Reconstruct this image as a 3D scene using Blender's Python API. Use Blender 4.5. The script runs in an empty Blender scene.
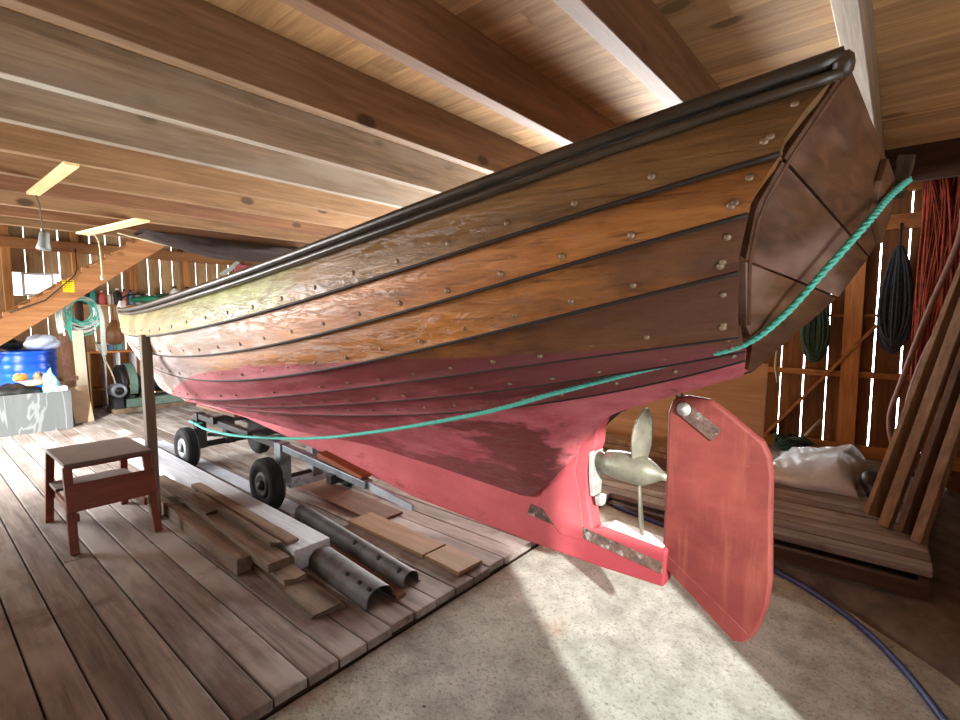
import bpy, bmesh, math, random
import numpy as np
from mathutils import Vector, Matrix

random.seed(7)
SC = bpy.context.scene
COL = SC.collection
PI = math.pi

# ------------------------------------------------------------------ camera
# x runs along the ceiling beams (to the right wall), y along the boat (towards its bow), z up, deck top at z = 0
F_PX = 494.0
YAW = math.radians(40.2)
PITCH = math.atan(43 / 494.0)
cam_d = bpy.data.cameras.new('camera')
cam_d.sensor_width = 36.0
cam_d.lens = 36.0 * F_PX / 960.0
cam_d.clip_start = 0.02
cam = bpy.data.objects.new('camera', cam_d)
COL.objects.link(cam)
cam.location = (0, 0, 1.4)
_F = Vector((math.cos(YAW), math.sin(YAW), 0))
_fw = _F * math.cos(PITCH) + Vector((0, 0, -math.sin(PITCH)))
cam.rotation_euler = _fw.to_track_quat('-Z', 'Y').to_euler()
SC.camera = cam

# ------------------------------------------------------------------ world, sun, daylight at the openings, added fill on the right
world = bpy.data.worlds.new('world')
SC.world = world
world.use_nodes = True
bg = world.node_tree.nodes['Background']
bg.inputs['Color'].default_value = (0.93, 0.97, 1.0, 1)
# sky strength shaped: raised towards +x to light the platform through the slatted wall
_wt = world.node_tree
_tc = _wt.nodes.new('ShaderNodeTexCoord'); _sx = _wt.nodes.new('ShaderNodeSeparateXYZ'); _mr = _wt.nodes.new('ShaderNodeMapRange')
_wt.links.new(_tc.outputs['Generated'], _sx.inputs[0]); _wt.links.new(_sx.outputs[0], _mr.inputs[0])
_mr.inputs[1].default_value = 0.0; _mr.inputs[2].default_value = 0.9; _mr.inputs[3].default_value = 0.9; _mr.inputs[4].default_value = 20.0
_wt.links.new(_mr.outputs[0], bg.inputs['Strength'])

def add_sun(direction, strength, angle, color):
    d = bpy.data.lights.new('sun', 'SUN')
    d.energy = strength; d.angle = math.radians(angle); d.color = color
    o = bpy.data.objects.new('sun', d); COL.objects.link(o)
    o.rotation_euler = Vector(direction).to_track_quat('-Z', 'Y').to_euler()
    return o

def add_area(name, loc, direction, sx, sy, power, color=(1, 1, 1), spread=180):
    d = bpy.data.lights.new(name, 'AREA')
    d.shape = 'RECTANGLE'; d.size = sx; d.size_y = sy; d.energy = power; d.color = color
    d.spread = math.radians(spread)
    o = bpy.data.objects.new(name, d); COL.objects.link(o)
    o.location = loc
    o.rotation_euler = Vector(direction).to_track_quat('-Z', 'Y').to_euler()
    return o

_el = math.radians(20.5)
add_sun((0.58 * math.cos(_el), 0.815 * math.cos(_el), -math.sin(_el)), 9.8, 1.4, (1.0, 0.98, 0.93))
add_area('daylight_door', (0.74, -1.15, 0.8), (0.55, 1, 0.60), 0.95, 1.9, 14, (0.97, 0.98, 1.0), 120)
add_area('daylight_left', (-0.72, 6.6, 1.05), (1, -0.1, -0.30), 2.1, 1.9, 330, (0.98, 0.99, 1.0), 130)
add_area('daylight_left_window', (-0.72, 4.2, 1.45), (1, -0.95, 0.26), 2.0, 1.0, 42, (1.0, 0.99, 0.97), 90)
add_area('fill_right', (6.12, 2.75, 1.55), (-1, -0.10, 0.48), 2.1, 1.0, 390, (1.0, 0.98, 0.95), 100)  # added fill, lights the ceiling through a wall opening out of view
add_area('daylight_far_window', (-1.52, 9.2, 1.5), (1, 0.12, 0.0), 1.2, 1.3, 85, (1.0, 0.99, 0.97), 150)
add_area('fill_right', (6.1, 4.6, 1.2), (-1, -0.25, 0.25), 2.4, 2.2, 420, (1.0, 0.98, 0.95))  # added fill behind the boat, no opening in the wall here

vs = SC.view_settings
SC.display_settings.display_device = 'sRGB'
vs.view_transform = 'Standard'
vs.look = 'None'
vs.gamma = 1.0
vs.use_curve_mapping = False
vs.exposure = 0.0
cy = SC.cycles
cy.max_bounces = 10
cy.diffuse_bounces = 6
cy.glossy_bounces = 4
cy.sample_clamp_indirect = 4.0
cy.use_denoising = True

# ------------------------------------------------------------------ helpers
def lin(c):
    c = c / 255.0
    return c / 12.92 if c <= 0.04045 else ((c + 0.055) / 1.055) ** 2.4

def rgb(r, g, b):
    return (lin(r), lin(g), lin(b), 1.0)

class NT:
    def __init__(self, name):
        self.m = bpy.data.materials.new(name); self.m.use_nodes = True
        self.t = self.m.node_tree; self.n = self.t.nodes
        self.b = self.n['Principled BSDF']
    def new(self, typ, **kw):
        nd = self.n.new(typ)
        for k, v in kw.items(): setattr(nd, k, v)
        return nd
    def link(self, a, b): self.t.links.new(a, b)
    def setin(self, sock, v):
        if hasattr(v, 'is_linked') or isinstance(v, bpy.types.NodeSocket): self.link(v, sock)
        else: sock.default_value = v
    def math(self, op, a, b=0.0, c=None, clamp=False):
        nd = self.new('ShaderNodeMath', operation=op, use_clamp=clamp)
        self.setin(nd.inputs[0], a); self.setin(nd.inputs[1], b)
        if c is not None: self.setin(nd.inputs[2], c)
        return nd.outputs[0]
    def mix(self, f, a, b, mode='MIX'):
        nd = self.new('ShaderNodeMix', data_type='RGBA', blend_type=mode)
        self.setin(nd.inputs[0], f); self.setin(nd.inputs[6], a); self.setin(nd.inputs[7], b)
        return nd.outputs[2]
    def coords(self): return self.new('ShaderNodeTexCoord').outputs['Object']
    def mapped(self, vec, scale=(1, 1, 1), loc=(0, 0, 0)):
        nd = self.new('ShaderNodeMapping')
        self.link(vec, nd.inputs['Vector']); self.setin(nd.inputs['Scale'], scale); self.setin(nd.inputs['Location'], loc)
        return nd.outputs[0]
    def noise(self, vec, scale, detail=4, rough=0.55, dist=0.0):
        nd = self.new('ShaderNodeTexNoise')
        self.link(vec, nd.inputs['Vector'])
        nd.inputs['Scale'].default_value = scale; nd.inputs['Detail'].default_value = detail
        nd.inputs['Roughness'].default_value = rough; nd.inputs['Distortion'].default_value = dist
        return nd.outputs[0]
    def voro(self, vec, scale, rnd=1.0):
        nd = self.new('ShaderNodeTexVoronoi')
        self.link(vec, nd.inputs['Vector']); nd.inputs['Scale'].default_value = scale
        nd.inputs['Randomness'].default_value = rnd
        return nd.outputs['Distance']
    def ramp(self, f, stops):
        nd = self.new('ShaderNodeValToRGB')
        cr = nd.color_ramp
        while len(cr.elements) < len(stops): cr.elements.new(0.5)
        for e, (p, c) in zip(cr.elements, stops):
            e.position = p; e.color = c if len(c) == 4 else (*c, 1)
        self.setin(nd.inputs[0], f)
        return nd.outputs[0]
    def smooth(self, v, lo, hi):
        nd = self.new('ShaderNodeMapRange', interpolation_type='SMOOTHSTEP')
        self.setin(nd.inputs[0], v)
        nd.inputs[1].default_value = lo; nd.inputs[2].default_value = hi
        return nd.outputs[0]
    def bump(self, h, strength=0.3, dist=0.01):
        nd = self.new('ShaderNodeBump')
        nd.inputs['Strength'].default_value = strength; nd.inputs['Distance'].default_value = dist
        self.link(h, nd.inputs['Height'])
        self.link(nd.outputs[0], self.b.inputs['Normal'])
    def rnd(self):
        nd = self.new('ShaderNodeAttribute'); nd.attribute_name = 'rnd'
        return nd.outputs['Fac']
    def xyz(self, vec):
        nd = self.new('ShaderNodeSeparateXYZ'); self.link(vec, nd.inputs[0]); return nd.outputs
    def done(self, col, rough=0.6, metal=0.0, spec=None):
        self.setin(self.b.inputs['Base Color'], col)
        self.setin(self.b.inputs['Roughness'], rough)
        self.setin(self.b.inputs['Metallic'], metal)
        if spec is not None: self.b.inputs['Specular IOR Level'].default_value = spec
        return self.m

def grain_scale(axis, long=0.12):
    return tuple(long if a == axis else 1.0 for a in 'xyz')

def wood(name, dark, light, axis='y', rough=0.65, var=0.35, scale=1.0, knots=0.0, grey=None, greyamt=0.0, bump=0.25, dirt=None, dirtamt=0.0, spec=0.3):
    t = NT(name)
    co = t.coords()
    r = t.rnd()
    off = t.math('MULTIPLY', r, 53.7)
    cmb = t.new('ShaderNodeCombineXYZ')
    for i in range(3): t.link(off, cmb.inputs[i])
    va = t.new('ShaderNodeVectorMath', operation='ADD'); t.link(co, va.inputs[0]); t.link(cmb.outputs[0], va.inputs[1])
    v = t.mapped(va.outputs[0], tuple(s * scale for s in grain_scale(axis, 0.07)))
    fine = t.noise(v, 38, 5, 0.65, 0.6)
    broad = t.noise(v, 7, 3, 0.5, 1.2)
    g = t.math('ADD', t.math('MULTIPLY', fine, 0.55), t.math('MULTIPLY', broad, 0.45))
    col = t.ramp(g, [(0.32, dark), (0.5, tuple((a + b) / 2 for a, b in zip(dark, light))), (0.66, light)])
    vv = t.math('ADD', 1.0 - var * 0.5, t.math('MULTIPLY', r, var))
    h = t.new('ShaderNodeHueSaturation'); t.link(vv, h.inputs['Value']); t.link(col, h.inputs['Color'])
    col = h.outputs[0]
    if knots > 0:
        kv = t.mapped(va.outputs[0], tuple(s * scale for s in grain_scale(axis, 0.55)))
        d = t.voro(kv, 3.6)
        k = t.math('MULTIPLY', t.math('SUBTRACT', 1.0, t.smooth(d, 0.08, 0.15)), knots)
        col = t.mix(k, col, tuple(x * 0.3 for x in dark[:3]) + (1,))
    if grey is not None:
        gn = t.smooth(t.noise(t.mapped(va.outputs[0], grain_scale(axis, 0.3)), 2.6, 4, 0.6), 0.62 - 0.4 * greyamt, 0.85 - 0.4 * greyamt)
        col = t.mix(gn, col, grey)
    if dirt is not None:
        dn = t.smooth(t.noise(co, 1.9, 6, 0.62), 0.66 - 0.35 * dirtamt, 0.86 - 0.35 * dirtamt)
        col = t.mix(dn, col, dirt)
    t.bump(fine, bump, 0.004)
    return t.done(col, rough, 0.0, spec)

def plain(name, col, rough=0.5, metal=0.0, var=0.12, nscale=9.0, bump=0.0, spec=None, dirt=None, dirtamt=0.4):
    t = NT(name)
    co = t.coords()
    n = t.noise(co, nscale, 5, 0.6)
    d = tuple(x * (1 - var * 2) for x in col[:3]) + (1,)
    l = tuple(min(1, x * (1 + var)) for x in col[:3]) + (1,)
    c = t.ramp(n, [(0.3, d), (0.7, l)])
    if dirt is not None:
        dn = t.smooth(t.noise(co, nscale * 0.7, 6, 0.7), 0.66 - 0.3 * dirtamt, 0.8 - 0.3 * dirtamt)
        c = t.mix(dn, c, dirt)
    if bump: t.bump(t.noise(co, nscale * 4, 5, 0.65), bump, 0.006)
    return t.done(c, rough, metal, spec)

class MB:
    def __init__(self):
        self.v = []; self.f = []; self.mi = []; self.sm = []; self.r = []
    def add(self, verts, faces, mat=0, smooth=False, rnd=None):
        o = len(self.v)
        r = random.random() if rnd is None else rnd
        self.v += [tuple(map(float, p)) for p in verts]
        for f in faces:
            self.f.append(tuple(i + o for i in f)); self.mi.append(mat); self.sm.append(smooth); self.r.append(r)
    def box(self, a, b, mat=0, rnd=None):
        x0, y0, z0 = a; x1, y1, z1 = b
        V = [(x0, y0, z0), (x1, y0, z0), (x1, y1, z0), (x0, y1, z0), (x0, y0, z1), (x1, y0, z1), (x1, y1, z1), (x0, y1, z1)]
        self.add(V, [(0, 3, 2, 1), (4, 5, 6, 7), (0, 1, 5, 4), (1, 2, 6, 5), (2, 3, 7, 6), (3, 0, 4, 7)], mat, False, rnd)
    def beam(self, p0, p1, w, h, up=(0, 0, 1), mat=0, rnd=None, w1=None, h1=None, seg=1, wob=0.0):
        # a squared stick from p0 to p1; w across, h along 'up'
        p0 = Vector(p0); p1 = Vector(p1); d = (p1 - p0).normalized(); up = Vector(up)
        s = d.cross(up)
        if s.length < 1e-4: s = d.cross(Vector((1, 0, 0)))
        s.normalize(); u = s.cross(d).normalized()
        w1 = w if w1 is None else w1; h1 = h if h1 is None else h1
        V = []; Fc = []
        for k in range(seg + 1):
            t = k / seg; c = p0.lerp(p1, t); ww = w + (w1 - w) * t; hh = h + (h1 - h) * t
            for (a, b) in ((-1, -1), (1, -1), (1, 1), (-1, 1)):
                j = Vector((random.uniform(-1, 1), random.uniform(-1, 1), random.uniform(-1, 1))) * wob
                V.append(c + s * (a * ww / 2) + u * (b * hh / 2) + j)
            if k:
                o = 4 * (k - 1)
                for q in range(4): Fc.append((o + q, o + (q + 1) % 4, o + 4 + (q + 1) % 4, o + 4 + q))
        Fc.append((3, 2, 1, 0)); o = 4 * seg; Fc.append((o, o + 1, o + 2, o + 3))
        self.add(V, Fc, mat, False, rnd)
    def tube(self, path, r, n=8, mat=0, closed=False, rnd=None, smooth=True, flat=1.0):
        P = [Vector(p) for p in path]; N = len(P)
        rr = r if isinstance(r, (list, tuple)) else [r] * N
        V = []; Fc = []
        prev = None
        for i in range(N):
            if closed: d = P[(i + 1) % N] - P[i - 1]
            else: d = P[min(i + 1, N - 1)] - P[max(i - 1, 0)]
            if d.length < 1e-9: d = Vector((0, 0, 1))
            d.normalize()
            if prev is None:
                ref = Vector((0, 0, 1)) if abs(d.z) < 0.9 else Vector((1, 0, 0))
                a = d.cross(ref).normalized()
            else:
                a = prev - d * prev.dot(d)
                if a.length < 1e-6: a = d.orthogonal()
                a.normalize()
            prev = a; b = d.cross(a)
            for k in range(n):
                th = 2 * PI * k / n
                V.append(P[i] + (a * math.cos(th) + b * math.sin(th) * flat) * rr[i])
        M = N if closed else N - 1
        for i in range(M):
            for k in range(n):
                i2 = (i + 1) % N
                Fc.append((i * n + k, i * n + (k + 1) % n, i2 * n + (k + 1) % n, i2 * n + k))
        if not closed:
            Fc.append(tuple(range(n - 1, -1, -1))); Fc.append(tuple((N - 1) * n + k for k in range(n)))
        self.add(V, Fc, mat, smooth, rnd)
    def lathe(self, prof, origin=(0, 0, 0), axis=(0, 0, 1), n=24, mat=0, smooth=True, rnd=None):
        ax = Vector(axis).normalized(); a = ax.orthogonal().normalized(); b = ax.cross(a); o = Vector(origin)
        V = []; Fc = []
        for (r, h) in prof:
            for k in range(n):
                th = 2 * PI * k / n
                V.append(o + ax * h + (a * math.cos(th) + b * math.sin(th)) * r)
        for i in range(len(prof) - 1):
            for k in range(n):
                Fc.append((i * n + k, i * n + (k + 1) % n, (i + 1) * n + (k + 1) % n, (i + 1) * n + k))
        if prof[0][0] > 1e-6: Fc.append(tuple(range(n - 1, -1, -1)))
        if prof[-1][0] > 1e-6: Fc.append(tuple((len(prof) - 1) * n + k for k in range(n)))
        self.add(V, Fc, mat, smooth, rnd)
    def prism(self, poly, fn, t0, t1, mat=0, rnd=None, smooth=False):
        # polygon (a, b) pairs, extruded: fn(a, b, t) -> point
        n = len(poly)
        V = [fn(a, b, t0) for a, b in poly] + [fn(a, b, t1) for a, b in poly]
        Fc = [tuple(range(n - 1, -1, -1)), tuple(range(n, 2 * n))]
        for i in range(n): Fc.append((i, (i + 1) % n, n + (i + 1) % n, n + i))
        self.add(V, Fc, mat, smooth, rnd)
    def sheet(self, P, thick=0.0, normal=None, mat=0, smooth=True, rnd=None, edge_mat=None):
        # grid of points -> surface, or shell of the given thickness (offset along -normal)
        R = len(P); Cn = len(P[0])
        A = np.array([[list(p) for p in row] for row in P], float)
        if thick:
            du = np.gradient(A, axis=0); dv = np.gradient(A, axis=1)
            nr = np.cross(du, dv); nr /= (np.linalg.norm(nr, axis=2, keepdims=True) + 1e-9)
            if normal is not None:
                if (nr * np.array(normal)).sum() < 0: nr = -nr
            B = A - nr * thick
        V = [tuple(p) for row in A for p in row]
        Fc = []
        for i in range(R - 1):
            for j in range(Cn - 1):
                Fc.append((i * Cn + j, i * Cn + j + 1, (i + 1) * Cn + j + 1, (i + 1) * Cn + j))
        if thick:
            o = R * Cn
            V += [tuple(p) for row in B for p in row]
            for i in range(R - 1):
                for j in range(Cn - 1):
                    Fc.append((o + i * Cn + j, o + (i + 1) * Cn + j, o + (i + 1) * Cn + j + 1, o + i * Cn + j + 1))
            for i in range(R - 1):
                for j in (0, Cn - 1):
                    Fc.append((i * Cn + j, (i + 1) * Cn + j, o + (i + 1) * Cn + j, o + i * Cn + j))
            for j in range(Cn - 1):
                for i in (0, R - 1):
                    Fc.append((i * Cn + j, o + i * Cn + j, o + i * Cn + j + 1, i * Cn + j + 1))
        self.add(V, Fc, mat, smooth, rnd)
        if edge_mat is not None and thick:      # the long lower edge in a material of its own
            nf = len(Fc)
            for q in range(R - 1): self.mi[len(self.mi) - nf + 2 * (R - 1) * (Cn - 1) + 2 * q + 1] = edge_mat
    def build(self, name, mats, parent=None, bevel=0.0, label=None, cat=None, group=None, kind=None, fix=True, loc=None):
        me = bpy.data.meshes.new(name)
        L = ORIG.get(parent.name, Vector((0, 0, 0))) if parent is not None else Vector((0, 0, 0))
        if loc is not None: L = L + Vector(loc)
        vv = [(p[0] - L.x, p[1] - L.y, p[2] - L.z) for p in self.v]
        me.from_pydata(vv, [], self.f)
        if not isinstance(mats, (list, tuple)): mats = [mats]
        for m in mats: me.materials.append(m)
        me.polygons.foreach_set('material_index', self.mi)
        me.polygons.foreach_set('use_smooth', self.sm)
        at = me.attributes.new('rnd', 'FLOAT', 'FACE'); at.data.foreach_set('value', self.r)
        if fix:
            bm = bmesh.new(); bm.from_mesh(me); bmesh.ops.recalc_face_normals(bm, faces=bm.faces); bm.to_mesh(me); bm.free()
        me.update()
        o = bpy.data.objects.new(name, me); COL.objects.link(o)
        if parent is not None: o.parent = parent
        if loc is not None: o.location = loc
        ORIG[o.name] = L
        if bevel:
            md = o.modifiers.new('bevel', 'BEVEL'); md.width = bevel; md.segments = 2; md.limit_method = 'ANGLE'; md.angle_limit = math.radians(40)
        tag(o, label, cat, group, kind)
        return o

ORIG = {}
def tag(o, label=None, cat=None, group=None, kind=None):
    if label: o['label'] = label
    if cat: o['category'] = cat
    if group: o['group'] = group
    if kind: o['kind'] = kind
    return o

def thing(name, loc, label, cat, group=None):
    o = bpy.data.objects.new(name, None); COL.objects.link(o)
    o.location = loc; o.empty_display_size = 0.1
    ORIG[o.name] = Vector(loc)
    return tag(o, label, cat, group)

def copy_thing(o, loc=None, rotz=None, label=None):
    c = o.copy(); COL.objects.link(c)
    if loc is not None: c.location = loc
    if rotz is not None: c.rotation_euler.z = rotz
    if label: c['label'] = label
    for ch in [x for x in bpy.data.objects if x.parent == o]:
        d = ch.copy(); COL.objects.link(d); d.parent = c
        for gc in [x for x in bpy.data.objects if x.parent == ch]:
            e = gc.copy(); COL.objects.link(e); e.parent = d
    return c

def catmull(P, n=8):
    P = [Vector(p) for p in P]
    out = []
    for i in range(len(P) - 1):
        p0 = P[max(i - 1, 0)]; p1 = P[i]; p2 = P[i + 1]; p3 = P[min(i + 2, len(P) - 1)]
        for k in range(n):
            t = k / n
            out.append(0.5 * ((2 * p1) + (p2 - p0) * t + (2 * p0 - 5 * p1 + 4 * p2 - p3) * t * t + (3 * p1 - p0 - 3 * p2 + p3) * t ** 3))
    out.append(P[-1])
    return out

# ------------------------------------------------------------------ materials of the building
M = {}
M['deck'] = wood('deck_boards', rgb(82, 72, 66), rgb(142, 130, 122), 'y', 0.75, 0.28, 1.0, 0.2, rgb(158, 152, 146), 0.45, 0.22, rgb(98, 78, 68), 0.4, 0.2)
M['ceil'] = wood('ceiling_boards', rgb(158, 120, 78), rgb(214, 176, 124), 'y', 0.7, 0.35, 0.9, 0.7, None, 0, 0.2)
M['joist'] = wood('joist_brown', rgb(104, 78, 52), rgb(152, 120, 86), 'x', 0.7, 0.15, 1.0, 0.8, None, 0, 0.25)
M['joist_red'] = wood('joist_red_brown', rgb(92, 62, 42), rgb(138, 98, 68), 'x', 0.7, 0.15, 1.0, 0.7, None, 0, 0.25)
M['joist_grey'] = wood('joist_weathered', rgb(100, 86, 70), rgb(160, 144, 124), 'x', 0.75, 0.15, 1.0, 0.6, rgb(150, 142, 130), 0.6, 0.3)
M['joist_end'] = wood('joist_pale_grey', rgb(132, 120, 106), rgb(176, 164, 148), 'x', 0.8, 0.1, 1.0, 0.3, None, 0, 0.5)
M['wallplank'] = wood('wall_boards', rgb(164, 128, 86), rgb(218, 186, 140), 'z', 0.75, 0.4, 1.0, 0.5, rgb(168, 140, 104), 0.3, 0.2)
M['wallplank_dark'] = wood('wall_boards_dark', rgb(84, 52, 28), rgb(140, 94, 54), 'z', 0.75, 0.4, 1.0, 0.5, None, 0, 0.2)
M['stud'] = wood('stud_wood', rgb(140, 84, 42), rgb(204, 144, 84), 'z', 0.7, 0.2, 1.0, 0.5, None, 0, 0.2)
M['rail'] = wood('rail_wood', rgb(120, 72, 38), rgb(180, 122, 70), 'y', 0.7, 0.2, 1.0, 0.5, None, 0, 0.2)
M['stair'] = wood('stair_wood', rgb(142, 90, 52), rgb(186, 132, 84), 'x', 0.6, 0.1, 0.8, 0.5, None, 0, 0.15)
M['roof'] = wood('roof_boards_dark', rgb(40, 26, 16), rgb(66, 44, 28), 'y', 0.8, 0.3, 1.0, 0.3, None, 0, 0.2)

def concrete():
    t = NT('concrete')
    co = t.coords()
    big = t.noise(co, 1.1, 5, 0.6); mid = t.noise(co, 7, 6, 0.65); fine = t.noise(co, 60, 4, 0.7)
    c = t.ramp(mid, [(0.3, rgb(140, 141, 132)), (0.7, rgb(190, 192, 183))])
    c = t.mix(t.math('MULTIPLY', t.smooth(big, 0.5, 0.72), 0.25), c, rgb(186, 182, 168))
    c = t.mix(t.math('MULTIPLY', t.smooth(fine, 0.50, 0.68), 0.6), c, rgb(104, 101, 92))
    pits = t.math('SUBTRACT', 1.0, t.smooth(t.voro(co, 9.0), 0.03, 0.09))
    pits2 = t.math('MULTIPLY', pits, t.smooth(t.noise(co, 3.1, 3), 0.5, 0.6))
    c = t.mix(t.math('MULTIPLY', pits2, 0.8), c, rgb(70, 68, 62))
    rust = t.smooth(t.noise(t.mapped(co, (1, 1, 1), (3.3, 1.7, 0)), 2.2, 4), 0.62, 0.76)
    c = t.mix(t.math('MULTIPLY', rust, 0.35), c, rgb(160, 118, 84))
    h = t.math('ADD', t.math('MULTIPLY', mid, 1.0), t.math('MULTIPLY', fine, 0.5))
    h = t.math('SUBTRACT', h, t.math('MULTIPLY', pits2, 0.8))
    t.bump(h, 0.55, 0.012)
    return t.done(c, 0.9, 0, 0.2)
M['concrete'] = concrete()
M['earth'] = plain('bank_earth', rgb(96, 84, 74), 0.95, 0, 0.3, 6, 0.8)

# ------------------------------------------------------------------ structure
XL, XR, YB, YF = -1.62, 6.2, -1.2, 10.0
DECK_Y = 1.68
PITW = 0.14

def slab_z(y): return -0.06 - 0.13 * (DECK_Y - y) if y < DECK_Y else -0.06 - 0.02 * min(1, (y - DECK_Y))

# deck boards run along y, one board every 14 cm
b = MB()
k = 0
x = 0.255 - PITW * 14
while x < XR:
    x1 = x + PITW - 0.007
    y0 = DECK_Y + random.uniform(-0.006, 0.006)
    if x > 3.5: y0 = -0.22 + random.uniform(-0.006, 0.006)
    dz = random.uniform(-0.003, 0.003)
    if x1 > XL:
        cuts = [y0] + sorted(random.uniform(3.2, 9.5) for _ in range(1)) + [YF]
        for a, c in zip(cuts[:-1], cuts[1:]):
            b.box((max(x, XL), a, -0.042 + dz), (min(x1, XR), c - 0.003, dz), 0)
    x += PITW; k += 1
b.build('floor', M['deck'], bevel=0.006, label='grey brown plank deck that the trolley stands on, running to the plank walls', cat='floor', kind='structure')

b = MB()
gy = [YB, -0.6, 0, 0.6, 1.2, DECK_Y]
P = [[(XL, y, slab_z(y)), (XR, y, slab_z(y))] for y in gy]
b.sheet(P, 0.2, (0, 0, 1), smooth=False)
b.box((XL, DECK_Y, -0.3), (XR, YF, -0.12))
b.build('floor', M['concrete'], label='pale pitted concrete slipway sloping away from the deck edge under the rudder', cat='floor', kind='structure')

# dark trimmer under the deck edge, and the earth bank under the raised platform
b = MB(); b.box((XL, DECK_Y + 0.015, -0.115), (3.5, DECK_Y + 0.06, -0.046))
b.build('trim_1', M['roof'], label='dark timber under the edge of the deck beside the concrete', cat='trim', kind='structure')
b = MB()
b.box((3.50, -0.205, -0.13), (3.545, DECK_Y + 0.06, -0.046)); b.box((3.545, -0.205, -0.13), (XR, -0.16, -0.046))
b.build('trim_2', M['roof'], label='dark timber under the edge of the platform beside the blue hose', cat='trim', kind='structure')
b = MB()
foot = {-1.2: 2.55, -0.6: 2.85, -0.2: 3.14, 0.1: 3.36, 0.5: 3.52, 1.0: 3.55, 1.8: 3.56}
P = []
for y, xf in foot.items():
    top = -0.13 if y > -0.25 else -0.13 - 0.25 * (-0.2 - y)
    row = []
    for q in range(8):
        s = q / 7.0
        xx = xf + (max(3.56, xf + 0.02) - xf) * s ** 1.4
        zz = slab_z(y) - 0.03 + (top - slab_z(y) + 0.03) * s
        row.append((xx, y, zz + (0.015 * math.sin(9 * y + 5 * s) if 0 < q < 7 else 0)))
    row.append((XR, y, top if y > -0.25 else top + 0.0))
    P.append(row)
b.sheet(P, 0.0)
b.build('ground_bank', M['earth'], label='dark earth bank below the platform behind the blue hose', cat='ground', kind='structure')

def plank_wall(name, axis, pos, a0, a1, z0, z1, mat, thick=0.022, pitch=0.196, gap=(0.006, 0.016), holes=(), label=None):
    b = MB()
    a = a0
    while a < a1:
        g = random.uniform(*gap)
        w = pitch + random.uniform(-0.012, 0.012)
        e = min(a + w - g, a1)
        zt = z1; spans = [(z0, zt)]
        for (h0, h1, hz0, hz1) in holes:
            if e > h0 and a < h1:
                ns = []
                for s0, s1 in spans:
                    if hz0 > s0: ns.append((s0, min(s1, hz0)))
                    if hz1 < s1: ns.append((max(s0, hz1), s1))
                spans = ns
        rr = random.random()
        for s0, s1 in spans:
            if axis == 'x': b.box((pos, a, s0), (pos + thick, e, s1), 0, rr)
            else: b.box((a, pos, s0), (e, pos + thick, s1), 0, rr)
        a += w
    return b.build(name, mat, label=label, cat='wall', kind='structure')

# right wall: slatted boards with daylight between them
wr = plank_wall('wall_right', 'x', XR, YB, YF, -0.8, 3.0, M['wallplank_dark'], gap=(0.007, 0.014), holes=((1.71, 3.88, 1.02, 2.12),), label='slatted board wall behind the hanging nets, daylight between its boards')  # the hole is an added, unseen opening for the fill lamp
for (y0, y1) in ((0.27, 0.42), (1.55, 1.69), (3.9, 4.04), (5.85, 5.99), (-0.98, -0.84)):
    b = MB(); b.box((XR - 0.10, y0, -0.0), (XR - 0.002, y1, 2.9)); b.build('wall_stud', M['stud'], wr, 0.004)
for (z0, z1, d) in ((0.80, 0.86, 0.07), (1.40, 1.43, 0.05), (2.22, 2.36, 0.08), (2.56, 2.74, 0.12), (0.0, 0.12, 0.06)):
    b = MB(); b.box((XR - d, YB, z0), (XR - 0.003, 1.54, z1)); b.build('wall_rail', M['rail'], wr, 0.004)
b = MB(); b.beam((XR - 0.06, 1.05, 0.12), (XR - 0.06, 0.16, 1.32), 0.03, 0.12, (1, 0, 0)); b.build('wall_brace', M['rail'], wr, 0.004)

wf = plank_wall('wall_far', 'y', YF, XL, XR, -0.15, 3.0, M['wallplank'], gap=(0.008, 0.020), holes=((1.27, 1.64, 1.72, 2.06),), label='plank wall behind the staircase and the bow, bright gaps between its planks')
for i, xx in enumerate((0.62, 1.06, 1.86, 2.62, 3.45, 4.3, 5.2)):
    b = MB(); b.box((xx, YF - 0.10, 0), (xx + 0.10, YF - 0.002, 2.9)); b.build('wall_stud', M['stud'], wf, 0.004)
for (z0, z1, d) in ((2.40, 2.56, 0.13),):
    b = MB(); b.box((XL, YF - d, z0), (XR, YF - 0.003, z1)); b.build('wall_rail', M['stair'], wf, 0.004)

wl = MB()
XW = -0.80
def wl_box(y0, y1, z0, z1): wl.box((XW - 0.04, y0, z0), (XW, y1, z1))
wl_box(YB, 3.1, -0.6, 3.0); wl_box(3.1, 5.3, -0.5, 0.9); wl_box(3.1, 7.7, 2.05, 3.0); wl_box(7.7, 8.2, -0.5, 3.0)
wl.box((XL, 8.16, -0.5), (XW - 0.041, 8.2, 3.0)); wl.box((XL - 0.04, 8.16, -0.5), (XL - 0.001, 8.5, 3.0)); wl.box((XL - 0.04, 9.85, -0.5), (XL - 0.001, YF, 3.0)); wl.box((XL - 0.04, 8.5, -0.5), (XL - 0.001, 9.85, 0.8)); wl.box((XL - 0.04, 8.5, 2.2), (XL - 0.001, 9.85, 3.0))
wl.build('wall_left', M['wallplank_dark'], label='plank wall with a wide doorway letting daylight onto the deck', cat='wall', kind='structure')
DX0, DX1 = 0.20, 1.30
b = MB()
b.box((XL, YB - 0.04, -0.6), (DX0, YB, 3.0)); b.box((DX1, YB - 0.04, -0.6), (XR, YB, 3.0)); b.box((DX0, YB - 0.04, 1.9), (DX1, YB, 3.0))
b.build('wall_back', M['wallplank_dark'], label='board wall behind the photographer with a narrow doorway', cat='wall', kind='structure')

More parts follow.
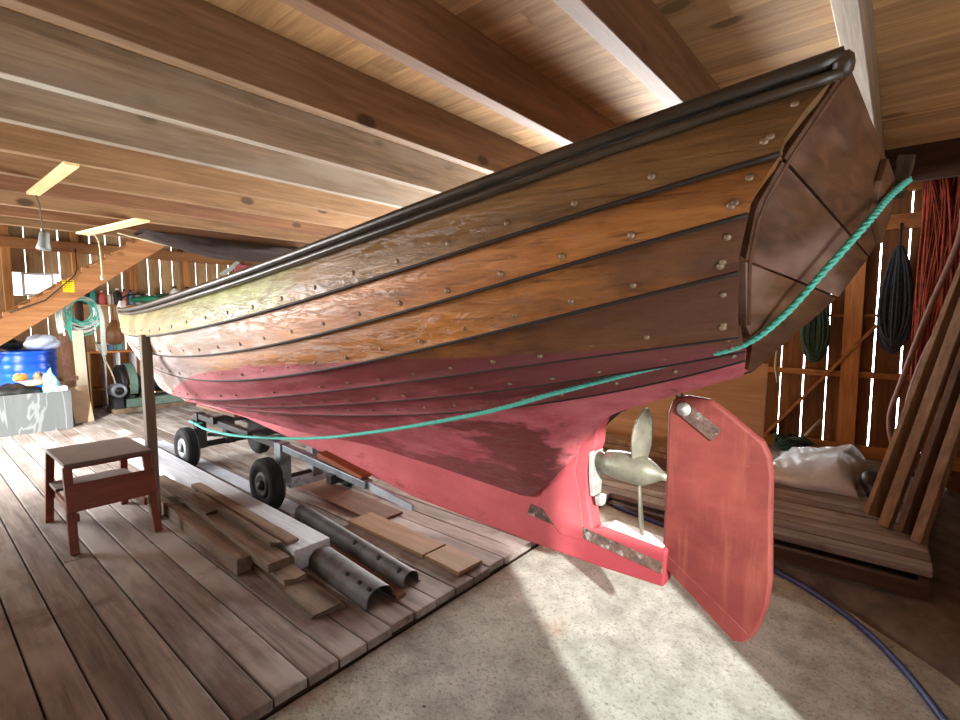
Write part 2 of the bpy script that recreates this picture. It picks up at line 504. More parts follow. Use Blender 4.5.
# ceiling: boards along y on joists along x; a darker lean-to roof beyond the header
b = MB()
x = XL
while x < 4.62:
    w = random.uniform(0.135, 0.15)
    yy = YB
    while yy < 7.1:
        e = min(7.1, yy + random.uniform(1.4, 3.6))
        b.box((x, yy, 2.575), (min(x + w - 0.0015, 4.62), e - 0.001, 2.60))
        yy = e
    x += w
b.build('ceiling', M['ceil'], label='pine board ceiling resting on the joists over the boat', cat='ceiling', kind='structure')
b = MB()
b.box((XL - 0.1, YB - 0.1, 3.0), (XR + 0.1, YF + 0.1, 3.06))
b.build('ceiling', M['roof'], label='dark lean-to roof above the slatted wall', cat='ceiling', kind='structure')

JW, JH = 0.068, 0.245
joists = [(0.175, 'joist_end'), (0.80, 'joist_red'), (1.42, 'joist_red'), (2.075, 'joist'), (2.70, 'joist_grey'), (3.30, 'joist_grey'), (3.89, 'joist'), (4.50, 'joist'), (5.10, 'joist_red'),
          (5.72, 'joist'), (6.35, 'joist_red'), (6.95, 'joist'), (-0.45, 'joist'), (-0.95, 'joist')]
jl = ['pale ceiling joist crossing over the stern corner of the boat', 'second ceiling joist counted from the stern corner of the boat, red brown', 'third ceiling joist counted from the stern corner, red brown with a pale underside',
      'fourth ceiling joist from the stern corner, orange brown with knots', 'fifth ceiling joist from the stern corner, grey and weathered', 'sixth ceiling joist from the stern corner, grey with a pale edge',
      'seventh ceiling joist from the stern corner, brown', 'eighth ceiling joist from the stern corner', 'ninth ceiling joist from the stern corner', 'tenth ceiling joist from the stern corner',
      'eleventh ceiling joist from the stern corner', 'last ceiling joist before the stairwell, beside the pine strip near the staircase', 'ceiling joist just behind the camera', 'ceiling joist above the doorway behind the camera']
for (y, mt), lb in zip(joists, jl):
    b = MB(); b.box((XL + 0.001, y - JW / 2, 2.33), (4.60, y + JW / 2, 2.574))
    b.build('ceiling_joist', M[mt], bevel=0.004, label=lb, cat='ceiling joist', kind='structure')
b = MB(); b.box((4.605, YB, 2.335), (4.665, 7.1, 2.70))
b.build('ceiling_header', M['roof'], bevel=0.005, label='dark header timber closing the joist ends near the red net', cat='ceiling joist', kind='structure')

# ------------------------------------------------------------------ boat
BO = Vector((1.95, 3.2, 0.0))        # base of the boat; its materials work in boat coordinates
def xc(y): return 1.95 - 0.02 * (y - 0.45)

def hull_mat(name, k):
    t = NT(name)
    co = t.coords()
    r = t.rnd()
    X, Y, Z = t.xyz(co)
    yw = t.math('ADD', Y, BO.y)
    cmb = t.new('ShaderNodeCombineXYZ')
    for i in range(3): t.link(t.math('MULTIPLY', r, 31.0), cmb.inputs[i])
    va = t.new('ShaderNodeVectorMath', operation='ADD'); t.link(co, va.inputs[0]); t.link(cmb.outputs[0], va.inputs[1])
    v = t.mapped(va.outputs[0], (1.0, 0.09, 1.0))
    fine = t.noise(v, 46, 6, 0.7, 0.8)
    broad = t.noise(v, 8, 4, 0.55, 1.6)
    g = t.math('ADD', t.math('MULTIPLY', fine, 0.5), t.math('MULTIPLY', broad, 0.5))
    sheer = (k == 0)
    if sheer: d, l = rgb(98, 72, 42), rgb(184, 142, 90)
    else: d, l = rgb(128, 76, 36), rgb(224, 152, 84)
    col = t.ramp(g, [(0.33, d), (0.52, tuple((p + q) / 2 for p, q in zip(d, l))), (0.68, l)])
    n1 = t.noise(co, 2.2, 5, 0.6); n2 = t.noise(t.mapped(co, (1, 0.35, 1), (4.1, 0, 2)), 6.0, 6, 0.7)
    # stained in streaks and blotches, darker towards the stern
    ln = t.noise(t.mapped(va.outputs[0], (1.0, 0.035, 1.0), (5, 0, 1)), 60, 4, 0.6, 0.4)
    col = t.mix(t.math('MULTIPLY', t.smooth(ln, 0.56, 0.70), 0.55), col, rgb(60, 34, 16))
    bl = t.smooth(t.noise(t.mapped(co, (1, 0.5, 1), (9, 2, 4)), 5.0, 5, 0.65), 0.58, 0.72)
    col = t.mix(t.math('MULTIPLY', bl, 0.45), col, rgb(64, 40, 22))
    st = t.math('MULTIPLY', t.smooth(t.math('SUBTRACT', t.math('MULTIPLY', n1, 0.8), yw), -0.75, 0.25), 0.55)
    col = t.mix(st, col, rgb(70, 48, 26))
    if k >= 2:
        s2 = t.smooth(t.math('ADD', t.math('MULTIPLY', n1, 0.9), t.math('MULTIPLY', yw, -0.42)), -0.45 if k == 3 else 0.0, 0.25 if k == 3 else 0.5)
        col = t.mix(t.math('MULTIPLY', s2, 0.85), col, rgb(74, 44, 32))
    if k == 0:     # yellow green colour on the bow end of the top plank
        a = t.smooth(t.math('ADD', yw, t.math('MULTIPLY', t.math('SUBTRACT', n2, 0.5), 1.3)), 1.75, 2.35)
        pc = t.mix(t.smooth(n2, 0.42, 0.66), rgb(132, 124, 70), rgb(182, 190, 124))
        pc = t.mix(t.smooth(yw, 2.7, 3.6), pc, t.mix(t.smooth(n2, 0.45, 0.62), rgb(132, 120, 78), rgb(166, 154, 104)))
        col = t.mix(a, col, pc)
    elif k in (1, 2):
        a = t.smooth(t.math('ADD', yw, t.math('MULTIPLY', t.math('SUBTRACT', n2, 0.5), 1.0)), 2.0 if k == 1 else 2.5, 2.7 if k == 1 else 3.6)
        pc = t.mix(t.smooth(n2, 0.40, 0.62), rgb(150, 116, 96), rgb(206, 190, 180) if k == 1 else rgb(176, 140, 126))
        col = t.mix(a, col, pc)
    if k >= 2:     # bare greyish bow below the upper planks
        bw = t.smooth(t.math('ADD', yw, t.math('MULTIPLY', n2, 0.8)), 3.0, 4.0)
        col = t.mix(bw, col, t.mix(t.smooth(n2, 0.4, 0.6), rgb(136, 112, 106), rgb(176, 160, 156)))
    # bottom paint below a sloping waterline
    fwd = t.math('MAXIMUM', t.math('SUBTRACT', yw, 2.1), 0.0)
    wl_ = t.math('SUBTRACT', t.math('SUBTRACT', t.math('SUBTRACT', 1.345, t.math('MULTIPLY', yw, 0.075)), t.math('MULTIPLY', t.math('MULTIPLY', fwd, fwd), 0.04)), Z)
    pf = t.smooth(t.math('ADD', wl_, t.math('MULTIPLY', t.math('SUBTRACT', n2, 0.5), 0.05)), -0.006, 0.008)
    pink = t.mix(t.smooth(n2, 0.35, 0.65), rgb(160, 68, 76), rgb(190, 102, 110))
    if k == 3: worn = t.smooth(t.math('ADD', t.math('MULTIPLY', t.noise(t.mapped(co, (1, 0.22, 1), (1, 5, 3)), 3.4, 6, 0.68), 1.4), t.math('MULTIPLY', yw, -0.22)), 0.10, 0.38)  # dark red patches, denser and deeper towards the stern
    else: worn = t.smooth(t.noise(t.mapped(co, (1, 0.22, 1), (1, 5, 3)), 3.4, 6, 0.68), 0.50, 0.57)
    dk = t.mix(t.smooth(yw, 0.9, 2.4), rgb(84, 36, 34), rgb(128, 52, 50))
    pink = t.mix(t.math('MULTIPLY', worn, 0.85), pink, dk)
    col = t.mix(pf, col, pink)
    rough = t.math('ADD', 0.27, t.math('MULTIPLY', pf, 0.22))
    rough = t.math('ADD', rough, t.math('MULTIPLY', fine, 0.12))
    crack = t.noise(t.mapped(va.outputs[0], (1, 0.14, 1), (0, 0, 3)), 18, 6, 0.75, 2.6)
    cl = t.math('SUBTRACT', 1.0, t.smooth(t.math('ABSOLUTE', t.math('SUBTRACT', crack, 0.5)), 0.0, 0.035))
    t.bump(t.math('SUBTRACT', t.math('ADD', t.math('MULTIPLY', fine, 0.4), crack), t.math('MULTIPLY', cl, 0.3)), 0.42, 0.008)
    return t.done(col, rough, 0, 0.5)

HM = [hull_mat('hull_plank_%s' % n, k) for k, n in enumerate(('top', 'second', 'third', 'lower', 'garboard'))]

def paint_red(name, orange=0.0):
    t = NT(name)
    co = t.coords()
    n = t.noise(t.mapped(co, (1, 0.5, 1)), 4.0, 6, 0.65); n2 = t.noise(co, 14, 6, 0.7)
    a, c2 = (rgb(178, 76, 84), rgb(200, 98, 103)) if not orange else (rgb(98, 40, 36), rgb(130, 62, 55))
    col = t.ramp(n, [(0.35, a), (0.65, c2)])
    if not orange:
        w = t.smooth(t.noise(t.mapped(co, (1, 0.3, 1), (2, 7, 1)), 3.1, 7, 0.7), 0.56, 0.64)
        col = t.mix(t.math('MULTIPLY', w, 0.75), col, rgb(128, 44, 44))
        sp = t.smooth(n2, 0.66, 0.74)
        col = t.mix(t.math('MULTIPLY', sp, 0.7), col, rgb(92, 50, 48))
        X, Y, Z = t.xyz(co)
        hl = t.math('MULTIPLY', t.smooth(Z, 0.50, 0.45), t.smooth(Y, -2.0, -2.25))
        col = t.mix(t.math('MULTIPLY', hl, 0.75), col, rgb(124, 40, 48))
    else:
        s = t.noise(t.mapped(co, (1, 1, 0.1), (0, 0, 4)), 20, 5, 0.65)
        col = t.mix(t.math('MULTIPLY', t.smooth(s, 0.5, 0.68), 0.4), col, rgb(142, 82, 64))
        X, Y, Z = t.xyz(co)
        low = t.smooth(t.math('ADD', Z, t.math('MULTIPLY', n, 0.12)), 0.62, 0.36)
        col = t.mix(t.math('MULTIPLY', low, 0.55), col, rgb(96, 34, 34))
        sp = t.smooth(n2, 0.70, 0.76)
        col = t.mix(t.math('MULTIPLY', sp, 0.5), col, rgb(226, 176, 164))
    t.bump(n2, 0.25, 0.006)
    return t.done(col, 0.6, 0, 0.35)
M['red_keel'] = paint_red('red_keel_paint')
M['rudder'] = paint_red('rudder_paint', 1.0)
M['rail_dark'] = wood('gunwale_wood', rgb(24, 19, 14), rgb(78, 66, 52), 'y', 0.38, 0.2, 1.2, 0, rgb(150, 140, 116), 0.12, 0.4, None, 0, 0.55)
M['transom'] = wood('transom_wood', rgb(50, 32, 20), rgb(104, 68, 42), 'x', 0.6, 0.35, 0.8, 0.25, rgb(140, 112, 98), 0.22, 0.3, rgb(66, 36, 24), 0.4, 0.4)
M['dark_wood'] = wood('dark_oiled_wood', rgb(34, 26, 18), rgb(74, 58, 40), 'z', 0.5, 0.2)
M['rivet'] = plain('rivet_metal', rgb(150, 128, 104), 0.5, 0.35, 0.25, 30)
M['iron'] = plain('rusty_iron', rgb(110, 88, 78), 0.7, 0.4, 0.35, 26, 0.6, None, rgb(170, 164, 160), 0.4)
M['bronze'] = plain('bronze', rgb(140, 138, 122), 0.5, 0.5, 0.2, 14, 0.2, None, rgb(92, 112, 92), 0.35)
M['zinc'] = plain('galvanised_fitting', rgb(196, 194, 190), 0.5, 0.35, 0.15, 18, 0.2)
M['lit_top'] = plain('heel_top_light', rgb(226, 204, 200), 0.7, 0, 0.08, 12, 0.2)  # light falling on the heel top, painted in as whitish colour
M['tar'] = plain('seam_tar_shade', rgb(34, 24, 18), 0.7)  # tarred plank edges, and the seam shadow painted below them
M['inner'] = wood('hull_inside', rgb(96, 64, 36), rgb(150, 108, 66), 'y', 0.6, 0.2)

def interp(xs, ys, x):
    return float(np.interp(x, xs, ys))
POLY = {
    0: [-0.00089, 0.01189, -0.03043, -0.12837, 1.91178], 1: [-0.00094, 0.01189, -0.02739, -0.144, 1.77434],
    2: [-0.0016, 0.01859, -0.04097, -0.1605, 1.68234], 3: [-0.00181, 0.0198, -0.03548, -0.20245, 1.5973],
    4: [0.00015, 0.00194, -0.00667, -0.16493, 1.42708], 5: [0.00147, -0.01635, 0.07952, -0.31745, 1.43226],
    6: [0.00278, -0.03531, 0.17449, -0.49453, 1.45444]}
YE = [7.2, 7.1, 6.9, 6.6, 6.3, 6.0, 5.7, 5.5]
YT = [0.125, 0.205, 0.262, 0.300, 0.325, 0.345, 0.375, 0.40]
BP = [(.68, .84, 1.72), (.73, .85, 1.72), (.72, .80, 1.78), (.62, .72, 1.8), (.46, .60, 1.7), (.28, .46, 1.6), (.13, .32, 1.5)]
RY = [0.40, 0.70, 0.88, 0.97, 1.05, 1.15, 1.28, 1.88, 2.49, 3.25, 4.40, 5.5]
RZ = [1.215, 1.095, 1.02, 0.93, 0.80, 0.68, 0.562, 0.601, 0.624, 0.592, 0.602, 0.66]
RB = [0.05, 0.05, 0.048, 0.047, 0.046, 0.046, 0.046, 0.046, 0.046, 0.046, 0.04, 0.0]

def halfb(k, y):
    if k == 7: return interp(RY, RB, y)
    tr, mid, p = BP[k]
    if y < 2.8:
        a = min(1.2, (2.8 - y) / 2.7); return mid - (mid - tr) * a * a
    bb = min(1.0, (y - 2.8) / (YE[k] - 2.8)); return mid * (1 - bb ** p)
def seam(k, t):
    y = YT[k] + (YE[k] - YT[k]) * t
    z = interp(RY, RZ, y) if k == 7 else float(np.polyval(POLY[k], y))
    return y, halfb(k, y), z

boat = thing('wooden_boat', BO, 'large clinker wooden boat with varnished planks, pink bottom paint and transom stern', 'boat')
NT_ = 84
tt = [(i / NT_) ** 1.15 for i in range(NT_ + 1)]
def strake_grid(k, side):
    """rows from stern to stem; each row runs from the upper edge to the lower edge, the lower edge standing proud (clinker)"""
    rows = []
    for t in tt:
        y0, b0, z0 = seam(k, t); y1, b1, z1 = seam(k + 1, t)
        # outward normal in the cross section
        dx, dz = (b1 - b0), (z1 - z0); L = math.hypot(dx, dz) + 1e-6
        nx, nz = -dz / L, dx / L
        if nx < 0: nx, nz = -nx, -nz
        fade = min(1.0, (1 - t) * 14 + 0.25)
        row = []
        cs = (0, 0.25, 0.5, 0.75, 0.93, 1.0)
        for s in cs:
            y = y0 + (y1 - y0) * s
            bow = 0.012 * math.sin(PI * s) if k < 5 else -0.02 * math.sin(PI * s) * (1 if k == 6 else 0.3)
            o = (-0.006 + 0.026 * s + bow) * fade
            bb = b0 + dx * s + nx * o; zz = z0 + dz * s + nz * o - (0.012 * fade if s == 1.0 and k < 6 else 0)
            row.append((xc(y) + side * max(bb, 0.002), y, zz))
        rows.append(row)
    return rows
strakes = {}
for k in range(7):
    for side in (-1, 1):
        g = strake_grid(k, side)
        if k == 0: g = [r for r, t in zip(g, tt) if t < 0.955]
        b = MB(); b.sheet(g, 0.02, (side, 0, -0.2), rnd=0.13 * k + 0.11, edge_mat=1)
        lb = {0: 'top plank, yellow green towards the bow'}.get(k)
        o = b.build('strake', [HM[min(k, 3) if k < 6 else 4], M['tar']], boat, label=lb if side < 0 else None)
        md = o.modifiers.new('split', 'EDGE_SPLIT'); md.split_angle = math.radians(50)
        strakes[(k, side)] = (o, g)

for (k, side), (o, g) in strakes.items():
    if k > 5: continue
    b = MB(); b.tube([(r[-1][0] - side * 0.004, r[-1][1], r[-1][2] - 0.003) for r in g], 0.0065 if k < 3 else 0.004, 5)
    b.build('seam_shadow', M['tar'], o)  # seam shadow and gap put in as a dark strip under each plank
def dome(b, p, n, r=0.011, h=0.006):
    n = Vector(n).normalized(); p = Vector(p)
    b.lathe([(r, 0), (r * 0.85, h * 0.6), (r * 0.4, h), (0.0005, h * 1.05)], p - n * 0.001, n, 8)
spots = []
for (k, side), (o, g) in strakes.items():
    if k > 5: continue
    last = None
    for i in range(1, len(g) - 2):
        row = g[i]
        P = Vector(row[4]).lerp(Vector(row[3]), 0.4)
        A = Vector(row[4]) - Vector(row[3]); T = Vector(g[i + 1][4]) - Vector(row[4])
        n = A.cross(T)
        if n.x * side < 0: n = -n
        if last is None or (P - last).length > (0.17 if P.y < 3 else 0.2):
            spots.append((side, k, P + Vector((0, 0, random.uniform(-.006, .006))), n.normalized(), 0.0105, 0.006)); last = P
    row = g[0]; row1 = g[1]      # a close row of fastenings along the transom edge
    for s in (0.3, 0.68):
        i = s * (len(row) - 1); q = int(i); f = i - q
        p = Vector(row[q]).lerp(Vector(row[q + 1]), f); q1 = Vector(row1[q]).lerp(Vector(row1[q + 1]), f)
        T = (q1 - p).normalized(); A = Vector(row[-1]) - Vector(row[0])
        n = A.cross(T)
        if n.x * side < 0: n = -n
        spots.append((side, k, p + T * 0.035 + n.normalized() * 0.002, n.normalized(), 0.009, 0.005))
spots.sort(key=lambda t: (t[0], t[1] > 3, t[2].y))
rest = MB()
for i, (side, k, p, n, r_, h_) in enumerate(spots):
    if i < 90 and side < 0:
        b = MB(); dome(b, p, n, r_, h_); b.build('rivet', M['rivet'], strakes[(k, side)][0])
    else: dome(rest, p, n, r_, h_)
rest.build('rivets', M['rivet'], boat, kind='stuff')

# gunwale rail with a rubbing strip under it
for side in (-1, 1):
    for nm, off, rr, zz, fl in (('gunwale_rail', 0.016, 0.023, 0.020, 0.8), ('rubbing_strip', 0.022, 0.013, -0.014, 0.9)):
        path = []
        for t in tt:
            y, bb, z = seam(0, t)
            zc_ = 0.012 * math.exp(-((y - 2.5) / 2.0) ** 2)
            path.append((xc(y) + side * (bb + off * (0.4 + 0.6 * min(1, (1 - t) * 8))), y - 0.012, z + zz + zc_))
        b = MB(); b.tube(path, rr, 10, flat=fl)
        b.build(nm, M['rail_dark'], boat)

for side in (-1, 1):
    b = MB(); y, bb, z = seam(0, 0)
    b.lathe([(0.0, -0.016), (0.016, -0.013), (0.024, -0.005), (0.025, 0.006), (0.022, 0.02)], (xc(y) + side * (bb + 0.014), y - 0.016, z + 0.008), (0, 1, 0), 16)
    b.build('rail_end', M['rail_dark'], boat)
# stem post from the keel to above the rail
stem_pts = [(5.3, 0.60), (5.75, 0.675), (6.15, 0.78), (6.55, 0.93), (6.9, 1.10), (7.12, 1.26), (7.24, 1.42), (7.30, 1.55)]
b = MB()
outer = [(y + 0.07, z - 0.035) for y, z in stem_pts]; inner = [(y - 0.06, z + 0.05) for y, z in stem_pts]
b.prism(outer + inner[::-1], lambda a, c, t: (xc(a) + t, a, c), -0.032, 0.032)
b.build('stem_post', HM[3], boat, 0.006)

# transom: wide planks on a raked V-shaped stern, meeting on a ridge at the centre line
def tr_edge(z):
    zs = [1.215, 1.290, 1.325, 1.375, 1.535, 1.640, 1.745, 1.895, 1.93]
    ws = [0.05, 0.13, 0.28, 0.46, 0.62, 0.72, 0.73, 0.68, 0.67]
    ys = [0.400, 0.375, 0.345, 0.325, 0.300, 0.262, 0.205, 0.125, 0.108]
    return interp(zs, ws, z), interp(zs, ys, z)
def tr_pt(z, s, out=0.0, crown=0.0):
    """z on the port edge, s from -1 (port edge) over 0 (ridge) to 1"""
    w, y = tr_edge(z)
    zc_ = interp([1.215, 1.375, 1.54, 1.73, 1.93], [1.205, 1.34, 1.465, 1.585, 1.875], z)
    yc_ = interp([1.205, 1.34, 1.465, 1.585, 1.70, 1.875], [0.395, 0.275, 0.160, 0.092, 0.045, 0.060], zc_)
    a = 1 - abs(s)
    a2 = a * (1.06 - 0.06 * a)
    return (xc(y) + s * w, y + (yc_ - y) * a2 - 0.010 - out, z + (zc_ - z) * a)
for (z0, z1) in ((1.215, 1.532), (1.538, 1.726), (1.732, 1.912)):
    P = []
    for i in range(13):
        z = z0 + (z1 - z0) * i / 12
        P.append([tr_pt(z, -1 + 2 * j / 24) for j in range(25)])
    b = MB(); b.sheet(P, 0.045, (0, -1, 0))
    o = b.build('transom_plank', M['transom'], boat)
    md = o.modifiers.new('split', 'EDGE_SPLIT'); md.split_angle = math.radians(30)
for side in (-1, 1):
    b = MB()
    path = [tr_pt(z, side * 0.975, 0.001) for z in np.linspace(1.38, 1.90, 14)]
    b.tube(path, 0.006, 6, flat=0.6)
    b.build('transom_edge_strip', M['transom'], boat)
b = MB()
patch = [(-0.27, 1.885), (-0.33, 1.83), (-0.24, 1.775), (0.0, 1.755), (0.0, 1.875)]
b.prism(patch, lambda a, c, t: tr_pt(c, a, t), 0.001, 0.018)
b.build('stern_patch', M['transom'], boat, 0.003)
b = MB(); p = Vector(tr_pt(1.90, 0.0, 0.03))
b.beam(p + Vector((-0.03, 0.012, -0.075)), p + Vector((0.0, -0.008, 0.035)), 0.05, 0.04, (0, -1, 0))
b.build('stern_cleat', M['dark_wood'], boat, 0.006)

# keel with deadwood and heel
kb = [(5.35, 0.575), (4.7, 0.575), (4.1, 0.565), (3.27, 0.487), (2.68, 0.437), (2.07, 0.362), (1.28, 0.331), (0.92, 0.325), (0.655, 0.330)]
ka = [(0.648, 0.486), (0.905, 0.508), (0.965, 0.486), (0.99, 0.606), (0.993, 0.739), (0.955, 0.856), (0.95, 0.922), (0.922, 1.003), (0.854, 1.055), (0.731, 1.098), (0.546, 1.165), (0.43, 1.192), (0.392, 1.212)]
kt = [(0.40, 1.30), (0.9, 1.18), (1.3, 0.95), (1.9, 0.78), (2.6, 0.72), (3.4, 0.68), (4.4, 0.66), (5.35, 0.66)]
kp = kb + ka + kt
b = MB(); b.prism(kp, lambda a, c, t: (xc(a) + t, a, c), -0.045, 0.045)
keel = b.build('keel', M['red_keel'], boat, 0.008)
b = MB(); b.prism([(0.662, 0.489), (0.903, 0.510), (0.90, 0.514), (0.664, 0.493)], lambda a, c, t: (xc(a) + t, a, c), -0.042, 0.042)
b.build('keel_top_face', M['lit_top'], keel, label='top of the heel with its light painted in whitish')
# raised scarf and cheek lines on the deadwood
b = MB()
ch = [(1.02, 0.60), (1.05, 0.72), (1.03, 0.85), (1.02, 0.95), (1.10, 1.02), (1.18, 0.86), (1.22, 0.70), (1.22, 0.52), (1.12, 0.42), (1.0, 0.42)]
for s in (-1, 1):
    b.prism(ch, lambda a, c, t: (xc(a) + t, a, c), s * 0.044, s * 0.051)
b.build('stern_cheek', M['red_keel'], boat, 0.003)
b = MB()
for s in (-1, 1):
    b.prism([(1.30, 0.470), (1.28, 0.520), (0.66, 0.432), (0.66, 0.385)], lambda a, c, t: (xc(a) + t, a, c), s * 0.044, s * 0.0505)
b.beam((xc(0.62), 0.665, 0.409), (xc(0.62), 0.585, 0.405), 0.03, 0.045, (0, 0, 1))
b.build('heel_strap', M['iron'], boat, 0.002, label='rusty iron strap on the heel')

# propeller
py, pz = 0.80, 0.765
b = MB()
ax = (0, -1, -0.045)
b.lathe([(0.036, 0.0), (0.038, 0.07), (0.052, 0.075), (0.060, 0.12), (0.064, 0.20), (0.058, 0.245), (0.040, 0.28), (0.018, 0.315), (0.018, 0.335), (0.0, 0.336)], (xc(0.9), 1.0, 0.782), ax, 22)
hub = b.build('propeller_hub', M['bronze'], boat)
b = MB()
b.prism([(-.035, -.13), (.035, -.13), (.05, -.03), (.05, .05), (.035, .11), (-.035, .11), (-.05, .05), (-.05, -.03)], lambda a, c, t: (xc(.97) + a, 0.985 - t, 0.755 + c), 0.0, 0.02)
b.prism([(-.03, -.13), (.03, -.13), (.02, -.17), (-.02, -.17)], lambda a, c, t: (xc(.97) + a, 0.985 - t - 0.02, 0.755 + c), 0.0, 0.03)
b.build('shaft_flange', M['zinc'], boat, 0.004, label='whitish stern tube flange')
for sgn in (1, -1):
    b = MB(); P = []
    for i in range(13):
        f = i / 12; rad = 0.045 + 0.222 * f
        wdt = max(0.006, 0.030 + 0.030 * math.sin(PI * min(1, f * 0.85 + 0.1)) - 0.075 * max(0, f - 0.66) ** 1.2)
        tw = math.radians(20) + 0.18 * (0.5 - f)
        dx_, dy_ = math.cos(tw), -sgn * math.sin(tw)
        row = []
        for j in range(9):
            q = -1 + 2 * j / 8
            row.append((xc(py) + q * wdt * dx_ + 0.010 * f, py - 0.02 + q * wdt * dy_ - 0.007 * (1 - q * q) - 0.015 * f, pz + sgn * rad))
        P.append(row)
    b.sheet(P, 0.009, (0, -1, 0))
    b.build('propeller_blade', M['bronze'], boat, 0.002)

# rudder
rp = [(0.668, 1.03), (0.655, 1.075), (0.630, 1.095), (0.595, 1.102), (0.515, 1.094), (0.452, 1.054), (0.390, 1.005), (0.336, 0.965), (0.312, 0.915), (0.302, 0.85), (0.299, 0.689), (0.289, 0.472),
      (0.297, 0.374), (0.318, 0.29), (0.342, 0.238), (0.367, 0.212), (0.40, 0.206), (0.656, 0.404), (0.674, 0.482), (0.670, 0.793)]
b = MB(); b.prism(rp, lambda a, c, t: (1.948 + t, a, c), -0.021, 0.021)
rud = b.build('rudder', M['rudder'], boat, 0.012)
b = MB()
lc = [(0.672, 0.472), (0.655, 0.402), (0.402, 0.208), (0.370, 0.214), (0.348, 0.250)]
for s in (-1, 1):
    b.prism(lc, lambda a, c, t: (1.948 + t, a, c), s * 0.0205, s * 0.0255)
b.build('rudder_foot', M['rudder'], rud, 0.003)
b = MB()
for s in (-1, 1):
    b.beam((1.948 + s * 0.024, 0.600, 1.045), (1.948 + s * 0.024, 0.488, 0.965), 0.055, 0.010, (s, 0, 0))
b.build('rudder_fitting', M['iron'], rud, 0.002, label='rusty strap with a bolt near the rudder head')
for s in (-1, 1):
    b = MB(); b.lathe([(0.026, 0), (0.026, 0.006), (0.013, 0.008), (0.013, 0.016), (0, 0.017)], (1.948 + s * 0.026, 0.606, 1.050), (s, 0, 0), 16)
    b.build('rudder_bolt', M['zinc'], rud)
b = MB(); b.tube([(1.948, 0.632, 1.06), (1.945, 0.634, 1.14), (1.945, 0.63, 1.20)], 0.014, 10)
b.build('rudder_stock', M['iron'], rud)

# ------------------------------------------------------------------ materials of the things
M['rubber'] = plain('tyre_rubber', rgb(34, 33, 33), 0.8, 0, 0.2, 20, 0.4, 0.2)
M['galv'] = plain('galvanised_steel', rgb(128, 134, 138), 0.5, 0.6, 0.18, 12, 0.2)
M['darksteel'] = plain('dark_steel', rgb(44, 42, 42), 0.55, 0.5, 0.2, 14, 0.2)
M['palepaint'] = plain('pale_blue_grey_paint', rgb(172, 180, 190), 0.6, 0, 0.12, 6, 0.2, None, rgb(116, 112, 110), 0.25)
M['whitewood'] = wood('whitish_timber', rgb(150, 153, 157), rgb(196, 200, 204), 'y', 0.75, 0.1, 1.0, 0.0, rgb(120, 108, 98), 0.15, 0.3)
M['brownwood'] = wood('brown_timber', rgb(72, 46, 34), rgb(120, 84, 64), 'y', 0.7, 0.3, 1.0, 0.2, None, 0, 0.3)
M['scrap'] = wood('scrap_timber', rgb(72, 58, 46), rgb(128, 106, 84), 'y', 0.8, 0.45, 1.0, 0.3, rgb(136, 126, 112), 0.3, 0.5)
M['ply'] = wood('tan_board', rgb(150, 116, 84), rgb(186, 150, 114), 'y', 0.7, 0.2, 0.7, 0.2, None, 0, 0.15)
M['tanboard'] = wood('tan_loose_board', rgb(104, 76, 52), rgb(142, 108, 76), 'y', 0.7, 0.2, 0.8, 0.2, None, 0, 0.2)
M['stoolred'] = wood('red_stained_wood', rgb(92, 44, 26), rgb(132, 72, 46), 'x', 0.5, 0.2, 1.2, 0.0, None, 0, 0.15)
M['stooltop'] = plain('worn_stool_top', rgb(98, 84, 76), 0.7, 0, 0.1, 12, 0.2)
M['channel'] = plain('dull_steel_channel', rgb(84, 79, 79), 0.7, 0.1, 0.25, 8, 0.3, None, rgb(72, 56, 50), 0.45)
M['postwood'] = wood('post_wood', rgb(92, 82, 70), rgb(136, 124, 106), 'z', 0.75, 0.2, 1.0, 0.2)
M['wedge'] = wood('wedge_wood', rgb(110, 54, 26), rgb(156, 84, 44), 'y', 0.7, 0.2)
M['teal'] = plain('teal_rope', rgb(92, 196, 178), 0.7, 0, 0.1, 60, 0.3)
M['whiterope'] = plain('white_rope', rgb(206, 216, 206), 0.75, 0, 0.1, 60, 0.3)

# ------------------------------------------------------------------ trolley under the boat
tro = thing('boat_trolley', (1.9, 4.2, 0), 'low steel boat trolley with black rubber wheels under the keel', 'trolley')
b = MB(); b.beam((1.80, 5.05, 0.478), (1.80, 3.46, 0.448), 0.06, 0.05); b.build('rail', M['darksteel'], tro, 0.004)
b = MB(); b.beam((1.80, 3.455, 0.448), (1.81, 2.42, 0.378), 0.06, 0.05); b.build('rail', M['galv'], tro, 0.004)
b = MB(); b.prism([(2.42, 0.345), (2.42, 0.40), (2.02, 0.352), (2.02, 0.315)], lambda a, c, t: (1.80 + t, a, c), 0.0, 0.02); b.build('rail_tongue', M['palepaint'], tro, 0.002)
b = MB(); b.beam((2.06, 5.05, 0.478), (2.06, 2.45, 0.385), 0.06, 0.05); b.build('rail', M['darksteel'], tro, 0.004)
for (y, zt) in ((4.98, 0.505), (3.44, 0.475)):
    for x in (1.80, 2.06):
        b = MB(); b.box((x - 0.042, y - 0.045, 0.17), (x + 0.042, y + 0.045, zt)); b.build('upright', M['galv' if y < 4 else 'darksteel'], tro, 0.004)
    b = MB(); b.tube([(1.63, y, 0.195), (2.42, y, 0.195)], 0.028, 10); b.build('axle', M['darksteel'], tro)
for (y, z) in ((4.55, 0.545), (3.9, 0.520), (2.75, 0.405)):
    b = MB(); b.beam((1.74, y, z - 0.05), (2.12, y, z - 0.05), 0.06, 0.06); b.build('cross_bar', M['darksteel'], tro, 0.003)
b = MB(); b.box((1.835, 3.40, 0.12), (2.40, 3.48, 0.20)); b.build('cross_beam', M['palepaint'], tro, 0.004)
